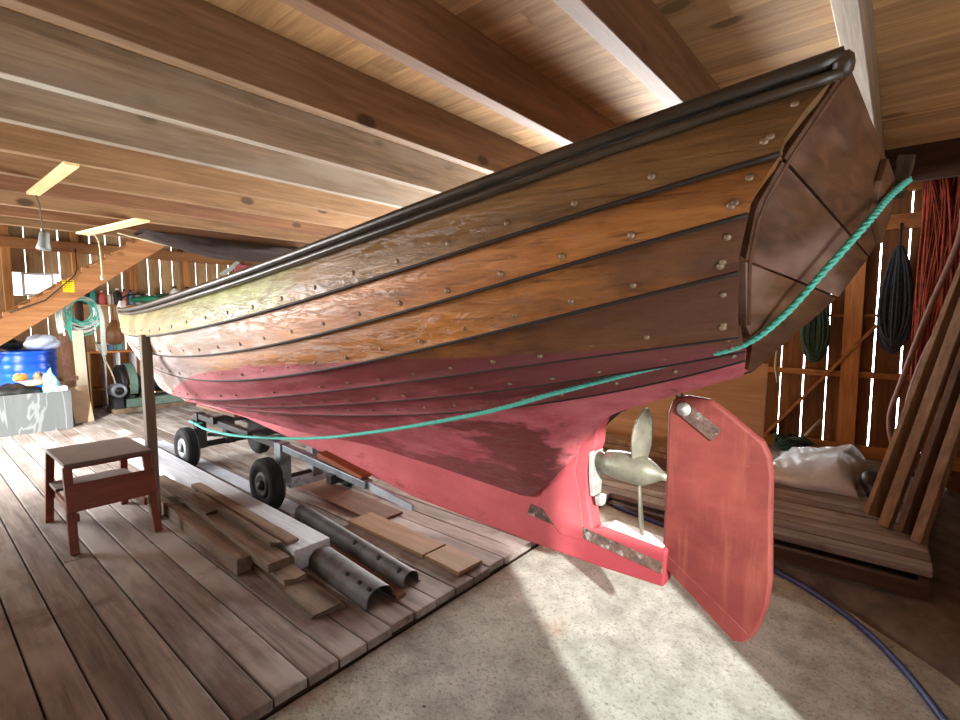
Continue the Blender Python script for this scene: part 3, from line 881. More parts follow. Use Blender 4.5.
b = MB(); b.beam((1.84, 4.9, 0.30), (2.3, 3.9, 0.34), 0.03, 0.03); b.build('brace', M['darksteel'], tro, 0.003)
def wheel(x, y, s):
    w = MB()
    R = 0.19; W = 0.055
    w.lathe([(0.115, -W * 0.7), (0.125, -W * 0.95), (0.150, -W * 1.05), (0.172, -W * 0.95), (0.185, -W * 0.7), (R, -W * 0.3), (R, W * 0.3), (0.185, W * 0.7), (0.172, W * 0.95), (0.150, W * 1.05), (0.125, W * 0.95), (0.115, W * 0.7)], (x, y, R + 0.002), (1, 0, 0), 36)
    for q in (-0.028, -0.01, 0.01, 0.028):
        w.lathe([(R - 0.004, q - 0.004), (R + 0.0015, q - 0.003), (R + 0.0015, q + 0.003), (R - 0.004, q + 0.004)], (x, y, R + 0.002), (1, 0, 0), 36)
    o = w.build('wheel', M['rubber'], tro)
    w = MB()
    w.lathe([(0.0, 0.006), (0.03, 0.006), (0.032, -0.004), (0.06, 0.012), (0.085, 0.014), (0.098, -0.002), (0.115, -0.024), (0.12, -0.03)], (x - s * 0.036, y, R + 0.002), (-s, 0, 0), 28)
    w.lathe([(0.034, 0), (0.034, 0.012), (0.022, 0.03), (0, 0.031)], (x - s * 0.04, y, R + 0.002), (-s, 0, 0), 16)
    w.build('wheel_rim', M['galv'] if y > 4 else M['darksteel'], o, label='pale steel wheel rim' if y > 4 and s > 0 else None)
wheel(1.68, 4.98, 1); wheel(1.675, 3.44, 1); wheel(2.36, 4.98, -1); wheel(2.36, 3.44, -1)
b = MB(); b.beam((1.822, 2.95, 0.470), (1.822, 2.46, 0.417), 0.075, 0.04, h1=0.02)
tag(b.build('wedge_block', M['wedge'], bevel=0.004), 'orange brown wooden wedge lying on the trolley rail below the keel', 'wooden block')
b = MB(); b.beam((1.88, 5.2, 0.540), (1.875, 4.35, 0.546), 0.05, 0.028)
tag(b.build('chock_board', M['brownwood'], bevel=0.003), 'dark brown board poking out past the front end of the keel', 'board')

# rope from the far stern quarter under the hull to the trolley
rope_pts = [Vector(p) for p in ((1.94, 0.000, 1.80), (1.80, 0.040, 1.730), (1.66, 0.080, 1.641), (1.62, 0.160, 1.523), (1.60, 0.246, 1.404))]
rope_pts += [Vector(p) for p in ((1.60, 0.338, 1.322), (1.64, 0.487, 1.272), (1.645, 0.69, 1.209), (1.63, 0.99, 1.110), (1.60, 1.36, 0.985), (1.60, 2.05, 0.803), (1.62, 2.78, 0.645), (1.66, 3.80, 0.490), (1.715, 4.60, 0.415), (1.74, 4.93, 0.42))]
rc = catmull(rope_pts, 10)
b = MB()
tot = 0; acc = []
for i, p in enumerate(rc):
    if i: tot += (p - rc[i - 1]).length
    acc.append(tot)
for ph in range(3):      # three laid strands
    path = []; n = int(tot / 0.012)
    for q in range(n + 1):
        L = tot * q / n
        i = min(max(int(np.searchsorted(acc, L)), 1), len(rc) - 1)
        f = (L - acc[i - 1]) / (acc[i] - acc[i - 1] + 1e-9)
        p = rc[i - 1].lerp(rc[i], f); d = (rc[i] - rc[i - 1]).normalized()
        a = d.cross(Vector((0, 0, 1))).normalized(); c_ = d.cross(a)
        th = 2 * PI * (L / 0.062 + ph / 3)
        path.append(p + (a * math.cos(th) + c_ * math.sin(th)) * 0.0050)
    b.tube(path, 0.0058, 6)
b.tube([rc[-1] + Vector((0, 0.0, 0)), rc[-1] + Vector((-0.02, 0.06, 0.01)), rc[-1] + Vector((0.08, 0.10, 0.0)), rc[-1] + Vector((0.11, 0.03, -0.01)), rc[-1] + Vector((0.0, -0.01, -0.01))], 0.011, 8)
tag(b.build('mooring_rope', M['teal']), 'teal laid rope stretched from the stern along the hull to the trolley', 'rope')

# prop post under the top plank
b = MB(); b.box((1.066, 3.88, 0), (1.128, 3.942, 1.280))
tag(b.build('prop_post', M['postwood'], bevel=0.005), 'square grey wooden post propping the top plank behind the stool', 'post')

# ------------------------------------------------------------------ step stool
st = thing('step_stool', (0.84, 4.0, 0), 'red brown wooden step stool with a worn flat top on the deck', 'stool')
b = MB(); b.beam((0.595, 4.015, 0.513), (1.052, 4.015, 0.513), 0.55, 0.022); b.build('top', M['stooltop'], st, 0.004)
for y in (3.78, 4.25):
    b = MB(); b.box((0.612, y - 0.01, 0.480), (1.035, y + 0.01, 0.501)); b.build('top_batten', M['stoolred'], st, 0.002)
for x in (0.600, 1.020):
    b = MB(); b.beam((x + (0.0 if x < .8 else 0.012), 3.645, 0), (x + (0.012 if x < .8 else 0), 3.765, 0.501), 0.045, 0.04, (0, 1, 0)); b.build('leg', M['stoolred'], st, 0.004)
    b = MB(); b.beam((x + (0.0 if x < .8 else 0.012), 4.385, 0), (x + (0.012 if x < .8 else 0), 4.265, 0.501), 0.045, 0.04, (0, 1, 0)); b.build('leg', M['stoolred'], st, 0.004)
    xx = x + (0.034 if x < .8 else -0.034)
    b = MB(); b.beam((xx, 3.69, 0.20), (xx, 4.35, 0.20), 0.02, 0.045); b.build('side_rail', M['stoolred'], st, 0.002)
b = MB(); b.beam((0.585, 3.690, 0.325), (1.048, 3.690, 0.325), 0.016, 0.165, (0, 0.23, 1)); b.build('front_panel', M['stoolred'], st, 0.003)
b = MB(); b.beam((0.60, 4.19, 0.285), (1.03, 4.19, 0.285), 0.22, 0.02); b.build('step', M['stooltop'], st, 0.003)

# ------------------------------------------------------------------ timber and steel lying on the deck
def board(name, mat, label, cat, p0, p1, w, h, group=None, bevel=0.004, **kw):
    b = MB(); b.beam(p0, p1, w, h, **kw)
    return b.build(name, M[mat], bevel=bevel, label=label, cat=cat, group=group)
board('timber', 'whitewood', 'long whitish squared timber lying between the stool and the trolley wheels', 'timber', (1.50, 6.1, 0.062), (1.445, 2.46, 0.062), 0.22, 0.12, up=(0, 0, 1))
board('timber', 'brownwood', 'narrow dark brown timber along the whitish timber beside the wheels', 'timber', (1.655, 6.25, 0.03), (1.60, 2.95, 0.03), 0.055, 0.06)
board('plank', 'palepaint', 'pale blue grey board lying under the trolley wheels', 'plank', (1.83, 6.3, 0.001), (1.80, 3.22, 0.001), 0.13, 0.005)
# channels
def channel(label, p0, p1, w, h, t=0.005):
    p0 = Vector(p0); p1 = Vector(p1); d = (p1 - p0).normalized(); s = d.cross(Vector((0, 0, 1))).normalized()
    prof = []
    for k in range(13):
        a = PI * k / 12
        prof.append((-math.cos(a) * w / 2, math.sin(a) ** 0.6 * h))
    prof = [(-w / 2 - 0.012, 0.002)] + prof + [(w / 2 + 0.012, 0.002)]
    P = []
    for i in range(13):
        f = i / 12; c = p0.lerp(p1, f)
        P.append([c + s * a + Vector((0, 0, z + t)) for a, z in prof])
    b = MB(); b.sheet(P, t, (0, 0, 1))
    holes = MB()
    o = b.build('steel_channel', M['channel'], label=label, cat='steel channel', group=None)
    md = o.modifiers.new('split', 'EDGE_SPLIT'); md.split_angle = math.radians(50)
    for f in (0.60, 0.80, 0.95):
        c = p0.lerp(p1, f); a = PI * 0.30
        q = c + s * (math.cos(a) * w / 2) * 1 + Vector((0, 0, math.sin(a) ** 0.6 * h + t))
        n = (s * 0.75 + Vector((0, 0, 0.66))).normalized()
        if n.x > 0: pass
        hb = MB(); hb.lathe([(0.016, -0.002), (0.016, 0.0012), (0.0, 0.0013)], q, n, 14); hb.build('bolt_hole', M['rubber'], o)
    return o
channel('dull steel channel with bolt holes beside the scrap boards, shorter end near the concrete', (1.490, 2.445, 0.0), (1.445, 1.86, 0.0), 0.155, 0.085)
channel('dull steel channel with bolt holes on the side towards the boat, open hollow end', (1.775, 3.15, 0.0), (1.655, 1.87, 0.0), 0.10, 0.075)
board('plank', 'brownwood', 'reddish brown thin plank lying between the two steel channels', 'plank', (1.66, 3.2, 0.012), (1.545, 1.82, 0.012), 0.06, 0.02)
board('plank', 'tanboard', 'tan board lying alone near the deck edge in front of the keel, longer piece', 'plank', (1.995, 2.78, 0.014), (1.985, 2.03, 0.014), 0.19, 0.025)
board('plank', 'tanboard', 'short tan board end butted to the longer tan board at the deck edge', 'plank', (1.99, 2.02, 0.013), (1.975, 1.735, 0.013), 0.19, 0.024)
board('plank', 'brownwood', 'dark brown plank lying beyond the tan board', 'plank', (2.16, 3.7, 0.012), (2.13, 2.62, 0.012), 0.24, 0.02)
# scrap board pile
def rough(label, p0, p1, w, h, jag=0.03, twist=0.0, mat='scrap'):
    p0 = Vector(p0); p1 = Vector(p1); d = (p1 - p0).normalized(); s = d.cross(Vector((0, 0, 1))).normalized()
    n = 14; P = []; up = Vector((0, 0, 1))
    V = []; Fc = []
    for i in range(n + 1):
        f = i / n; c = p0.lerp(p1, f)
        wl = w / 2 * (1 + random.uniform(-.06, .06)); wr_ = w / 2 * (1 + random.uniform(-.06, .06))
        hh = h * (1 + random.uniform(-.08, .08))
        u2 = (up + s * math.sin(twist * f)).normalized()
        V += [c - s * wl, c + s * wr_, c + s * wr_ * 0.94 + u2 * hh, c + s * 0.1 * w + u2 * hh * 1.06, c - s * wl * 0.9 + u2 * hh * 0.97]
    for i in range(n):
        o = 5 * i
        for k in range(5): Fc.append((o + k, o + (k + 1) % 5, o + 5 + (k + 1) % 5, o + 5 + k))
    # splintered end
    o = 5 * n; base = len(V)
    e = [V[o + k] for k in range(5)]
    tip = [q + d * random.uniform(0.0, jag) for q in e]
    V += tip
    for k in range(5): Fc.append((o + k, o + (k + 1) % 5, base + (k + 1) % 5, base + k))
    Fc.append(tuple(base + k for k in range(5))); Fc.append((4, 3, 2, 1, 0))
    b = MB(); b.add(V, Fc, 0)
    return b.build('scrap_board', M[mat], label=label, cat='board', group=None)
rough('flat scrap board at the bottom of the pile, splintered end nearest the deck edge', (1.30, 3.3, 0.002), (1.24, 2.06, 0.002), 0.16, 0.026, 0.10)
rough('long scrap board under the pile beside the steel channel', (1.36, 4.3, 0.030), (1.262, 2.34, 0.028), 0.12, 0.03, 0.05)
rough('scrap slab with bark at the side of the pile nearest the stool', (1.215, 4.35, 0.002), (1.165, 2.70, 0.002), 0.11, 0.085, 0.04)
rough('thick rough slab on top of the scrap pile', (1.31, 3.9, 0.064), (1.245, 2.46, 0.062), 0.13, 0.06, 0.03, 0.2)
rough('thin grey board lying across the top of the scrap pile', (1.25, 4.4, 0.128), (1.28, 3.35, 0.128), 0.13, 0.02, 0.03)
rough('splintered short board between the pile and the whitish timber', (1.315, 3.75, 0.124), (1.30, 2.62, 0.124), 0.05, 0.03, 0.08, 0.3)
rough('brown weathered plank resting on the whitish timber', (1.400, 4.0, 0.126), (1.375, 2.55, 0.126), 0.07, 0.02, 0.02, 0, 'scrap')
rough('small rough offcut beside the right rear leg of the stool', (1.16, 4.55, 0.002), (1.165, 4.40, 0.002), 0.11, 0.05, 0.02)

# ------------------------------------------------------------------ blue hose on the concrete
hp = [(4.3, 2.3), (3.86, 1.45), (3.62, 0.75), (3.46, 0.42), (3.27, 0.10), (3.02, -0.10), (2.74, -0.24), (2.4, -0.38), (2.1, -0.55)]
b = MB()
hp = [(3.50, 1.6), (3.50, 1.2), (3.49, 0.75)] + hp[3:]
pts = catmull([(x, y, slab_z(y) + 0.018) for x, y in hp], 10)
b.tube(pts, 0.017, 10)
M['hose'] = plain('blue_hose', rgb(36, 50, 96), 0.45, 0, 0.1, 10)
tag(b.build('water_hose', M['hose']), 'dark blue hose curving along the foot of the earth bank', 'hose')

# ------------------------------------------------------------------ things on the platform by the slatted wall
M['net_red'] = plain('red_net_twine', rgb(150, 58, 30), 0.75, 0, 0.3, 20, 0.3)
M['rope_dark'] = plain('dark_blue_rope', rgb(40, 52, 62), 0.75, 0, 0.3, 30, 0.3)
M['rope_green'] = plain('dark_green_rope', rgb(34, 62, 44), 0.8, 0, 0.3, 30, 0.3)
M['pipe'] = plain('pinkish_brown_hose', rgb(128, 92, 80), 0.55, 0, 0.15, 10, 0.1)
M['tarp'] = plain('grey_plastic_sheet', rgb(184, 190, 194), 0.22, 0, 0.12, 5, 0.15, 0.5)
M['blackbag'] = plain('black_plastic', rgb(30, 29, 30), 0.4, 0, 0.2, 8, 0.2)
M['lean'] = wood('grey_brown_board', rgb(92, 72, 54), rgb(150, 122, 94), 'z', 0.7, 0.3, 1.0, 0.3, None, 0, 0.3)
M['lean_dark'] = wood('dark_brown_board', rgb(62, 44, 32), rgb(104, 78, 58), 'z', 0.7, 0.3, 1.0, 0.3, None, 0, 0.3)
M['cord'] = plain('pale_cord', rgb(170, 160, 130), 0.8, 0, 0.1, 20)

lay = [(0.0, 4.44, 0.24, 0.95, 3.3), (0.0, 4.70, 0.25, 1.05, 3.1), (0.052, 4.45, 0.22, 1.02, 3.2), (0.052, 4.69, 0.24, 1.12, 3.0), (0.104, 4.47, 0.24, 1.0, 3.3), (0.104, 4.72, 0.22, 1.1, 3.1), (0.156, 4.48, 0.20, 1.06, 3.2)]
ll = ['stacked board behind the propeller, bottom layer on the boat side', 'stacked board behind the propeller, bottom layer under the tan sheet', 'stacked board behind the propeller, second layer on the boat side',
      'stacked board behind the propeller, second layer under the tan sheet', 'stacked board behind the propeller, third layer on the boat side', 'stacked board behind the propeller, third layer under the tan sheet', 'topmost board of the stack behind the propeller']
for (z, x, w, y0, y1), lb in zip(lay, ll):
    b = MB(); b.box((x, y0, z + 0.002), (x + w - 0.01, y1, z + 0.050)); b.build('stacked_board', M['lean_dark'] if z < 0.1 else M['lean'], bevel=0.005, label=lb, cat='board', group='boards stacked behind the propeller')
b = MB(); b.beam((4.965, 2.0, 0.02), (5.06, 2.0, 0.98), 0.018, 2.25, (0, 1, 0))
tag(b.build('board_sheet', M['ply'], bevel=0.003), 'large tan sheet of board standing behind the propeller and rudder', 'board sheet')

# grey plastic sheet over a low heap
P = []
for i in range(41):
    u = i / 40; row = []
    for j in range(41):
        v = j / 40
        x = 4.70 + 1.15 * u; y = 0.15 + 0.70 * v
        e = min(1, 5.5 * min(u, 1 - u)) * min(1, 5 * min(v, 1 - v))
        h = 0.22 * e ** 0.5 * (0.75 + 0.4 * math.sin(2.6 * u + 0.6)) * (0.85 + 0.25 * math.sin(3.1 * v + 1.0 + u))
        h = h * (0.82 + 0.2 * (1 - v)) + e * (0.026 * math.sin(9 * u + 4 * math.sin(3 * v)) + 0.016 * math.sin(8 * v + 5 * u) + 0.012 * abs(math.sin(13 * u - 9 * v + 2 * math.sin(5 * v))) + 0.004 * math.sin(37 * u + 16 * v))
        row.append((x + 0.02 * math.sin(9 * v), y + 0.03 * math.sin(7 * u), max(0.004, h + 0.006)))
    P.append(row)
b = MB(); b.sheet(P, 0.003, (0, 0, 1))
tag(b.build('plastic_sheet', M['tarp']), 'crumpled grey plastic sheet covering a low heap on the platform', 'plastic sheet')
def lump(name, mat, label, cat, c, r, seed=1, squash=0.7, bumps=0.22, group=None):
    rr = random.Random(seed); ph = [rr.uniform(0, 6) for _ in range(9)]
    P = []
    for i in range(17):
        th = PI * i / 16; row = []
        for j in range(25):
            f = 2 * PI * j / 24
            d = 1 + bumps * (0.5 * math.sin(2 * f + ph[0] + 3 * th) + 0.35 * math.sin(3 * f + ph[1] - 2 * th) + 0.25 * math.sin(5 * f + ph[2] + 5 * th) + 0.15 * math.sin(8 * f + ph[3]) * math.sin(6 * th + ph[4]))
            if i in (0, 16): d = 1
            if j == 24: row.append(row[0]); continue
            z = math.cos(th) * d * squash
            row.append((c[0] + r[0] * math.sin(th) * math.cos(f) * d, c[1] + r[1] * math.sin(th) * math.sin(f) * d, max(c[2] - r[2] * 0.72, c[2] + r[2] * z)))
        P.append(row)
    b = MB(); b.sheet(P, 0.0)
    return tag(b.build(name, M[mat]), label, cat, group)
lump('black_bag', 'blackbag', 'dark bundled bag on the platform between the plastic sheet and the leaning boards', 'bag', (4.82, 0.06, 0.105), (0.11, 0.11, 0.15), 3)
def pile(name, mat, label, cat, c, r, n, tr, seed, h=0.1):
    rr = random.Random(seed); b = MB()
    for q in range(n):
        ph = rr.uniform(0, 6.28); pts = []
        for i in range(30):
            t = 2 * PI * i / 30
            rad = 0.55 + 0.4 * rr.random() * 0.3 + 0.15 * math.sin(3 * t + ph)
            pts.append((c[0] + r[0] * rad * math.cos(t + ph) + rr.uniform(-.01, .01), c[1] + r[1] * rad * math.sin(t + ph) + rr.uniform(-.01, .01), c[2] + tr + h * (q / n) + 0.02 * math.sin(4 * t + ph) + 0.02))
        b.tube(pts, tr, 6, closed=True)
    return tag(b.build(name, M[mat]), label, cat)
pile('rope_pile', 'rope_green', 'heap of dark green rope on the platform behind the plastic sheet', 'rope', (5.98, 0.78, 0.0), (0.16, 0.22), 9, 0.011, 5, 0.13)
b = MB(); b.beam((5.62, 0.62, 0.235), (5.95, 0.60, 0.30), 0.03, 0.03)
b = MB(); b.tube([(5.90, 0.66, 0.20), (6.12, 0.56, 0.34)], 0.014, 8)
tag(b.build('stick', M['cord']), 'short pale stick lying on the green rope heap', 'stick')

def lean(label, p0, p1, w, h, mat):
    p0 = Vector(p0); p1 = Vector(p1)
    b = MB(); d = (p1 - p0).normalized()
    b.beam(p0, p1, w, h, Vector((-0.45, -0.6, 0.0)) - d * Vector((-0.45, -0.6, 0)).dot(d))
    return tag(b.build('leaning_board', M[mat], bevel=0.004), label, 'board')
lean('wide grey brown board leaning with its foot on the platform, nearest the plastic sheet', (4.30, 0.04, 0.02), (4.97, -0.505, 2.30), 0.22, 0.035, 'lean')
lean('narrow board with a pale edge leaning just outside the wide grey brown board', (4.13, -0.005, 0.02), (4.72, -0.50, 2.28), 0.04, 0.07, 'lean')
lean('dark brown board leaning between the pale edged board and the platform corner', (4.08, -0.12, 0.02), (4.72, -0.60, 2.25), 0.17, 0.04, 'lean_dark')
lean('greyish leaning board closest to the platform corner', (3.97, -0.165, 0.02), (4.45, -0.60, 2.20), 0.05, 0.06, 'lean')

pp = [(5.45, -0.335, 2.25), (5.42, -0.319, 1.983), (5.40, -0.162, 1.376), (5.38, -0.038, 0.833), (5.36, 0.012, 0.572), (5.36, -0.013, 0.36), (5.38, -0.075, 0.20), (5.45, -0.16, 0.08), (5.6, -0.3, 0.024)]
b = MB(); b.tube(catmull(pp, 8), 0.021, 10); tag(b.build('bent_hose', M['pipe']), 'pinkish brown hose hanging in a long bend, the one nearer the plastic sheet', 'hose')
pp = [(5.55, -0.40, 2.2), (5.50, -0.37, 1.60), (5.46, -0.204, 1.174), (5.44, -0.106, 0.756), (5.43, -0.105, 0.50), (5.45, -0.17, 0.26), (5.55, -0.28, 0.10), (5.75, -0.4, 0.024)]
b = MB(); b.tube(catmull(pp, 8), 0.021, 10); tag(b.build('bent_hose', M['pipe']), 'pinkish brown hose hanging in a bend beside the leaning boards', 'hose')

# red net: many hanging strands gathered at the top
rr = random.Random(11); b = MB()
for q in range(190):
    y0 = rr.uniform(-0.50, -0.10); x0 = 5.86 + rr.uniform(-.08, .08)
    zb = rr.uniform(0.55, 1.3)
    yb = -0.10 - 0.42 * rr.random(); pts = []
    for i in range(12):
        t = i / 11
        pts.append((x0 + 0.02 * math.sin(5 * t + q), y0 + (yb - y0) * math.sin(PI * 0.5 * t) * 0.9 + 0.007 * math.sin(9 * t + q), 2.66 + (zb - 2.66) * t))
    b.tube(pts, rr.uniform(0.004, 0.010), 5)
b.tube([(5.86, -0.54, 2.66), (5.86, -0.06, 2.66)], 0.02, 8)
tag(b.build('fishing_net', M['net_red']), 'rust red fishing net hanging in strands on the slatted wall', 'fishing net')

def hanging_coil(name, mat, label, c, w, h, n, tr, seed, axis='y', tie=True, top=None):
    rr = random.Random(seed); b = MB()
    for q in range(n):
        ww = w / 2 * rr.uniform(0.12, 1.0); hb = h * rr.uniform(0.86, 1.0); off = rr.uniform(-.04, .04); lat = rr.uniform(-.012, .012)
        pts = []
        for i in range(28):
            t = 2 * PI * i / 28
            a = ww * math.sin(t) * (1 - 0.35 * math.cos(t)) + lat
            z = c[2] - hb / 2 + hb / 2 * math.cos(t) + rr.uniform(-.004, .004)
            p = (c[0] + off, c[1] + a, z) if axis == 'y' else (c[0] + a, c[1] + off, z)
            pts.append(p)
        b.tube(pts, tr, 6, closed=True)
    if top:
        b.tube([(c[0], c[1], c[2] - 0.02), top], tr * 0.8, 6)
    return tag(b.build(name, M[mat]), label, 'rope')
hanging_coil('rope_coil', 'rope_dark', 'dark blue grey rope coil hanging on the slatted wall beside the red net', (5.98, 0.03, 2.04), 0.22, 0.98, 46, 0.011, 3, 'y', True, (6.115, 0.03, 2.27))
hanging_coil('rope_coil', 'rope_green', 'dark green rope coil hanging on the slatted wall under the stern', (6.02, 0.64, 1.66), 0.22, 0.72, 44, 0.012, 4, 'y', True, (6.115, 0.64, 2.27))
b = MB(); b.tube([(6.08, 0.985, 1.6), (6.08, 0.975, 1.15), (6.07, 0.985, 0.86), (6.07, 0.955, 0.70), (6.07, 0.94, 0.80)], 0.012, 6)
tag(b.build('thin_cord', M['cord']), 'thin pale cord hanging on the slatted wall near the tan sheet', 'cord')

# ------------------------------------------------------------------ far end by the bow: staircase, barrel, bin, winch
M['blue'] = plain('blue_plastic', rgb(18, 84, 206), 0.3, 0, 0.06, 4, 0, 0.5)
M['yellow'] = plain('yellow_sticker', rgb(252, 208, 20), 0.5, 0, 0.02, 4)
M['ink'] = plain('black_print', rgb(40, 34, 20), 0.6)
M['orangefoam'] = plain('orange_foam', rgb(186, 120, 54), 0.85, 0, 0.12, 14, 0.4)
M['yellowfoam'] = plain('yellow_foam', rgb(226, 186, 122), 0.85, 0, 0.1, 14, 0.4)
M['bluebag'] = plain('pale_blue_plastic', rgb(132, 190, 214), 0.35, 0, 0.2, 9, 0.3)
M['whitebag'] = plain('pale_bag', rgb(206, 218, 236), 0.45, 0, 0.1, 9, 0.2)
M['white'] = plain('white_plastic', rgb(232, 232, 228), 0.5, 0, 0.04, 6)
M['card'] = plain('cardboard', rgb(158, 132, 106), 0.85, 0, 0.1, 4, 0.1)
M['cratewood'] = wood('crate_wood', rgb(168, 118, 66), rgb(206, 156, 98), 'x', 0.7, 0.15, 1.0, 0.2)
M['orangewood'] = wood('orange_wood', rgb(172, 98, 52), rgb(212, 140, 84), 'x', 0.7, 0.1)
M['greenpaint'] = plain('grey_green_paint', rgb(92, 116, 104), 0.55, 0.1, 0.15, 8, 0.2, None, rgb(70, 74, 66), 0.3)
M['motor'] = plain('grey_motor_paint', rgb(128, 134, 142), 0.45, 0.3, 0.12, 9)
M['blackiron'] = plain('black_iron', rgb(36, 36, 38), 0.5, 0.5, 0.2, 10, 0.2)
M['pole'] = wood('bark_pole', rgb(62, 44, 34), rgb(116, 90, 74), 'z', 0.85, 0.2, 1.5, 0.3)
M['palewood'] = wood('pale_plank', rgb(172, 156, 132), rgb(210, 196, 172), 'z', 0.75, 0.1, 1.0, 0.1)
M['fender'] = plain('brown_fender', rgb(128, 84, 48), 0.55, 0, 0.2, 6, 0.2)
M['chainsaw'] = plain('teal_green_plastic', rgb(44, 140, 104), 0.4, 0, 0.12, 8)
M['sail'] = plain('dark_brown_sailcloth', rgb(42, 25, 19), 0.8, 0, 0.35, 6, 0.5)
M['strip'] = wood('fresh_pine_strip', rgb(212, 186, 126), rgb(240, 222, 168), 'y', 0.65, 0.1, 1.0, 0.2)
M['lampgrey'] = plain('grey_lamp_metal', rgb(120, 126, 122), 0.5, 0.3, 0.15, 10)
M['pinkcloth'] = plain('pink_rope', rgb(206, 108, 116), 0.8, 0, 0.1, 10, 0.2)
M['frame'] = plain('white_window_frame', rgb(236, 238, 240), 0.5, 0, 0.02, 3)

sc_ = thing('staircase', (0.9, 8.95, 0), 'orange brown wooden staircase rising along the far wall', 'staircase')
sl = 0.752
def st_top(x): return 1.37 + sl * (x - 0.86)
for y in (8.60, 9.32):
    b = MB()
    poly = [(-0.98, 0.0), (-0.55, 0.0), (2.55, 0.0 + sl * 3.1 - 0.01), (2.55, 2.62), (2.48, 2.62)]
    poly = [(-0.98, 0.0), (-0.56, 0.0), (0.85, 1.045), (2.30, 2.14), (2.72, 2.45), (2.72, 2.60), (2.50, 2.60), (0.86, 1.37)]
    b.prism(poly, lambda a, c, t: (a, y + t, c), -0.022, 0.022)
    so = b.build('stringer', M['stair'], sc_, 0.004)
    if y < 9:
        sb = MB()
        cx_, cz_ = 1.552, 1.815
        sb.box((cx_ - 0.062, 8.572, cz_ - 0.082), (cx_ + 0.062, 8.577, cz_ + 0.082))
        lab = sb.build('warning_label', M['yellow'], so, label='square yellow warning label')
        sb = MB(); sb.box((cx_ - 0.055, 8.570, cz_ + 0.058), (cx_ + 0.050, 8.5725, cz_ + 0.070))
        for q in range(4): sb.box((cx_ - 0.05, 8.5705, cz_ + 0.03 - 0.026 * q), (cx_ + 0.045 - 0.012 * (q % 2), 8.5725, cz_ + 0.034 - 0.026 * q))
        sb.build('print', M['ink'], lab)
for q in range(1, 13):
    z = 0.205 * q; x = (z - 1.37) / sl + 0.86
    b = MB(); b.box((x - 0.10, 8.624, z - 0.12), (x + 0.14, 9.296, z - 0.08)); b.build('tread', M['stair'], sc_, 0.004)
    b = MB(); b.box((x - 0.06, 8.579, z - 0.03), (x + 0.01, 8.621, z + 0.028)); b.build('tread_end', M['stair'], sc_, 0.004)

b = MB()
prof = [(0.0, 0.005), (0.28, 0.0), (0.292, 0.02)]
for q in range(24):
    z = 0.05 + 0.86 * q / 23
    prof.append((0.29 + (0.016 if q in (5, 6, 12, 13) else 0) + (0.014 if q > 14 and q % 3 == 0 else 0), z))
prof += [(0.298, 0.925), (0.298, 0.95), (0.285, 0.955), (0.275, 0.93), (0.0, 0.93)]
b.lathe(prof, (1.135, 8.93, 0.0), (0, 0, 1), 40)
b = b.build('barrel', M['blue']); tag(b, 'bright blue ribbed plastic barrel under the staircase', 'barrel')
lump('plastic_bag', 'whitebag', 'pale bluish white bag lying on the blue barrel', 'bag', (1.28, 8.86, 1.055), (0.19, 0.15, 0.13), 8, 0.8, 0.18)
lump('plastic_bag', 'blackbag', 'black bag lying on the blue barrel', 'bag', (0.98, 9.02, 1.035), (0.13, 0.12, 0.10), 9, 0.8, 0.2)

# sheet metal bin with odds and ends
def tin():
    t = NT('sheet_metal')
    co = t.coords()
    X, Y, Z = t.xyz(co)
    n = t.noise(t.mapped(co, (1, 1, 0.25)), 3.2, 3, 0.5, 1.0)
    w = t.math('SINE', t.math('MULTIPLY', n, 26.0))
    c = t.ramp(t.smooth(w, 0.75, 1.0), [(0, rgb(104, 108, 108)), (1, rgb(134, 138, 138))])  # wavy sheen of the sheet painted in as paler bands
    t.bump(n, 0.4, 0.03)
    return t.done(c, 0.42, 0.55)
M['tin'] = tin()
bn = thing('metal_bin', (0.85, 8.1, 0), 'low grey sheet metal bin with wavy front holding odds and ends', 'bin')
for nm, a, c in (('front_panel', (0.2, 7.925, 0.0), (1.385, 7.935, 0.482)), ('back_panel', (0.2, 8.42, 0), (1.385, 8.43, 0.482)), ('side_panel', (0.2, 7.936, 0), (0.21, 8.419, 0.482)), ('side_panel', (1.375, 7.936, 0), (1.385, 8.419, 0.482)), ('bottom', (0.211, 7.936, 0.36), (1.374, 8.419, 0.37))):
    b = MB(); b.box(a, c); b.build(nm, M['tin'], bn)
lump('plastic_bag', 'blackbag', 'black bag heaped in the sheet metal bin below the blue barrel', 'bag', (0.86, 8.16, 0.47), (0.28, 0.18, 0.13), 12, 0.9, 0.2)
lump('foam_block', 'orangefoam', 'orange brown foam lump on the black bag in the bin', 'foam', (0.95, 8.13, 0.665), (0.075, 0.07, 0.06), 14, 0.8, 0.2)
lump('foam_block', 'yellowfoam', 'pale yellow foam slab in the bin beside the pale blue bag', 'foam', (1.06, 8.05, 0.595), (0.10, 0.07, 0.045), 15, 0.8, 0.15)
lump('foam_block', 'card', 'pale lump standing behind the yellow foam slab in the bin', 'foam', (1.12, 8.18, 0.66), (0.05, 0.05, 0.07), 16, 0.8, 0.2)
lump('plastic_bag', 'bluebag', 'pale blue crumpled plastic bag sticking out of the bin', 'bag', (1.21, 8.06, 0.56), (0.07, 0.07, 0.19), 17, 0.85, 0.35)
board('plank', 'brownwood', 'short brown plank lying across the corner of the metal bin', 'plank', (1.20, 8.24, 0.60), (1.52, 8.20, 0.605), 0.10, 0.05)
b = MB(); b.box((1.235, 8.0, 0.378), (1.372, 8.2, 0.53)); tag(b.build('small_box', M['white'], bevel=0.01), 'small whitish box in the corner of the metal bin', 'box')
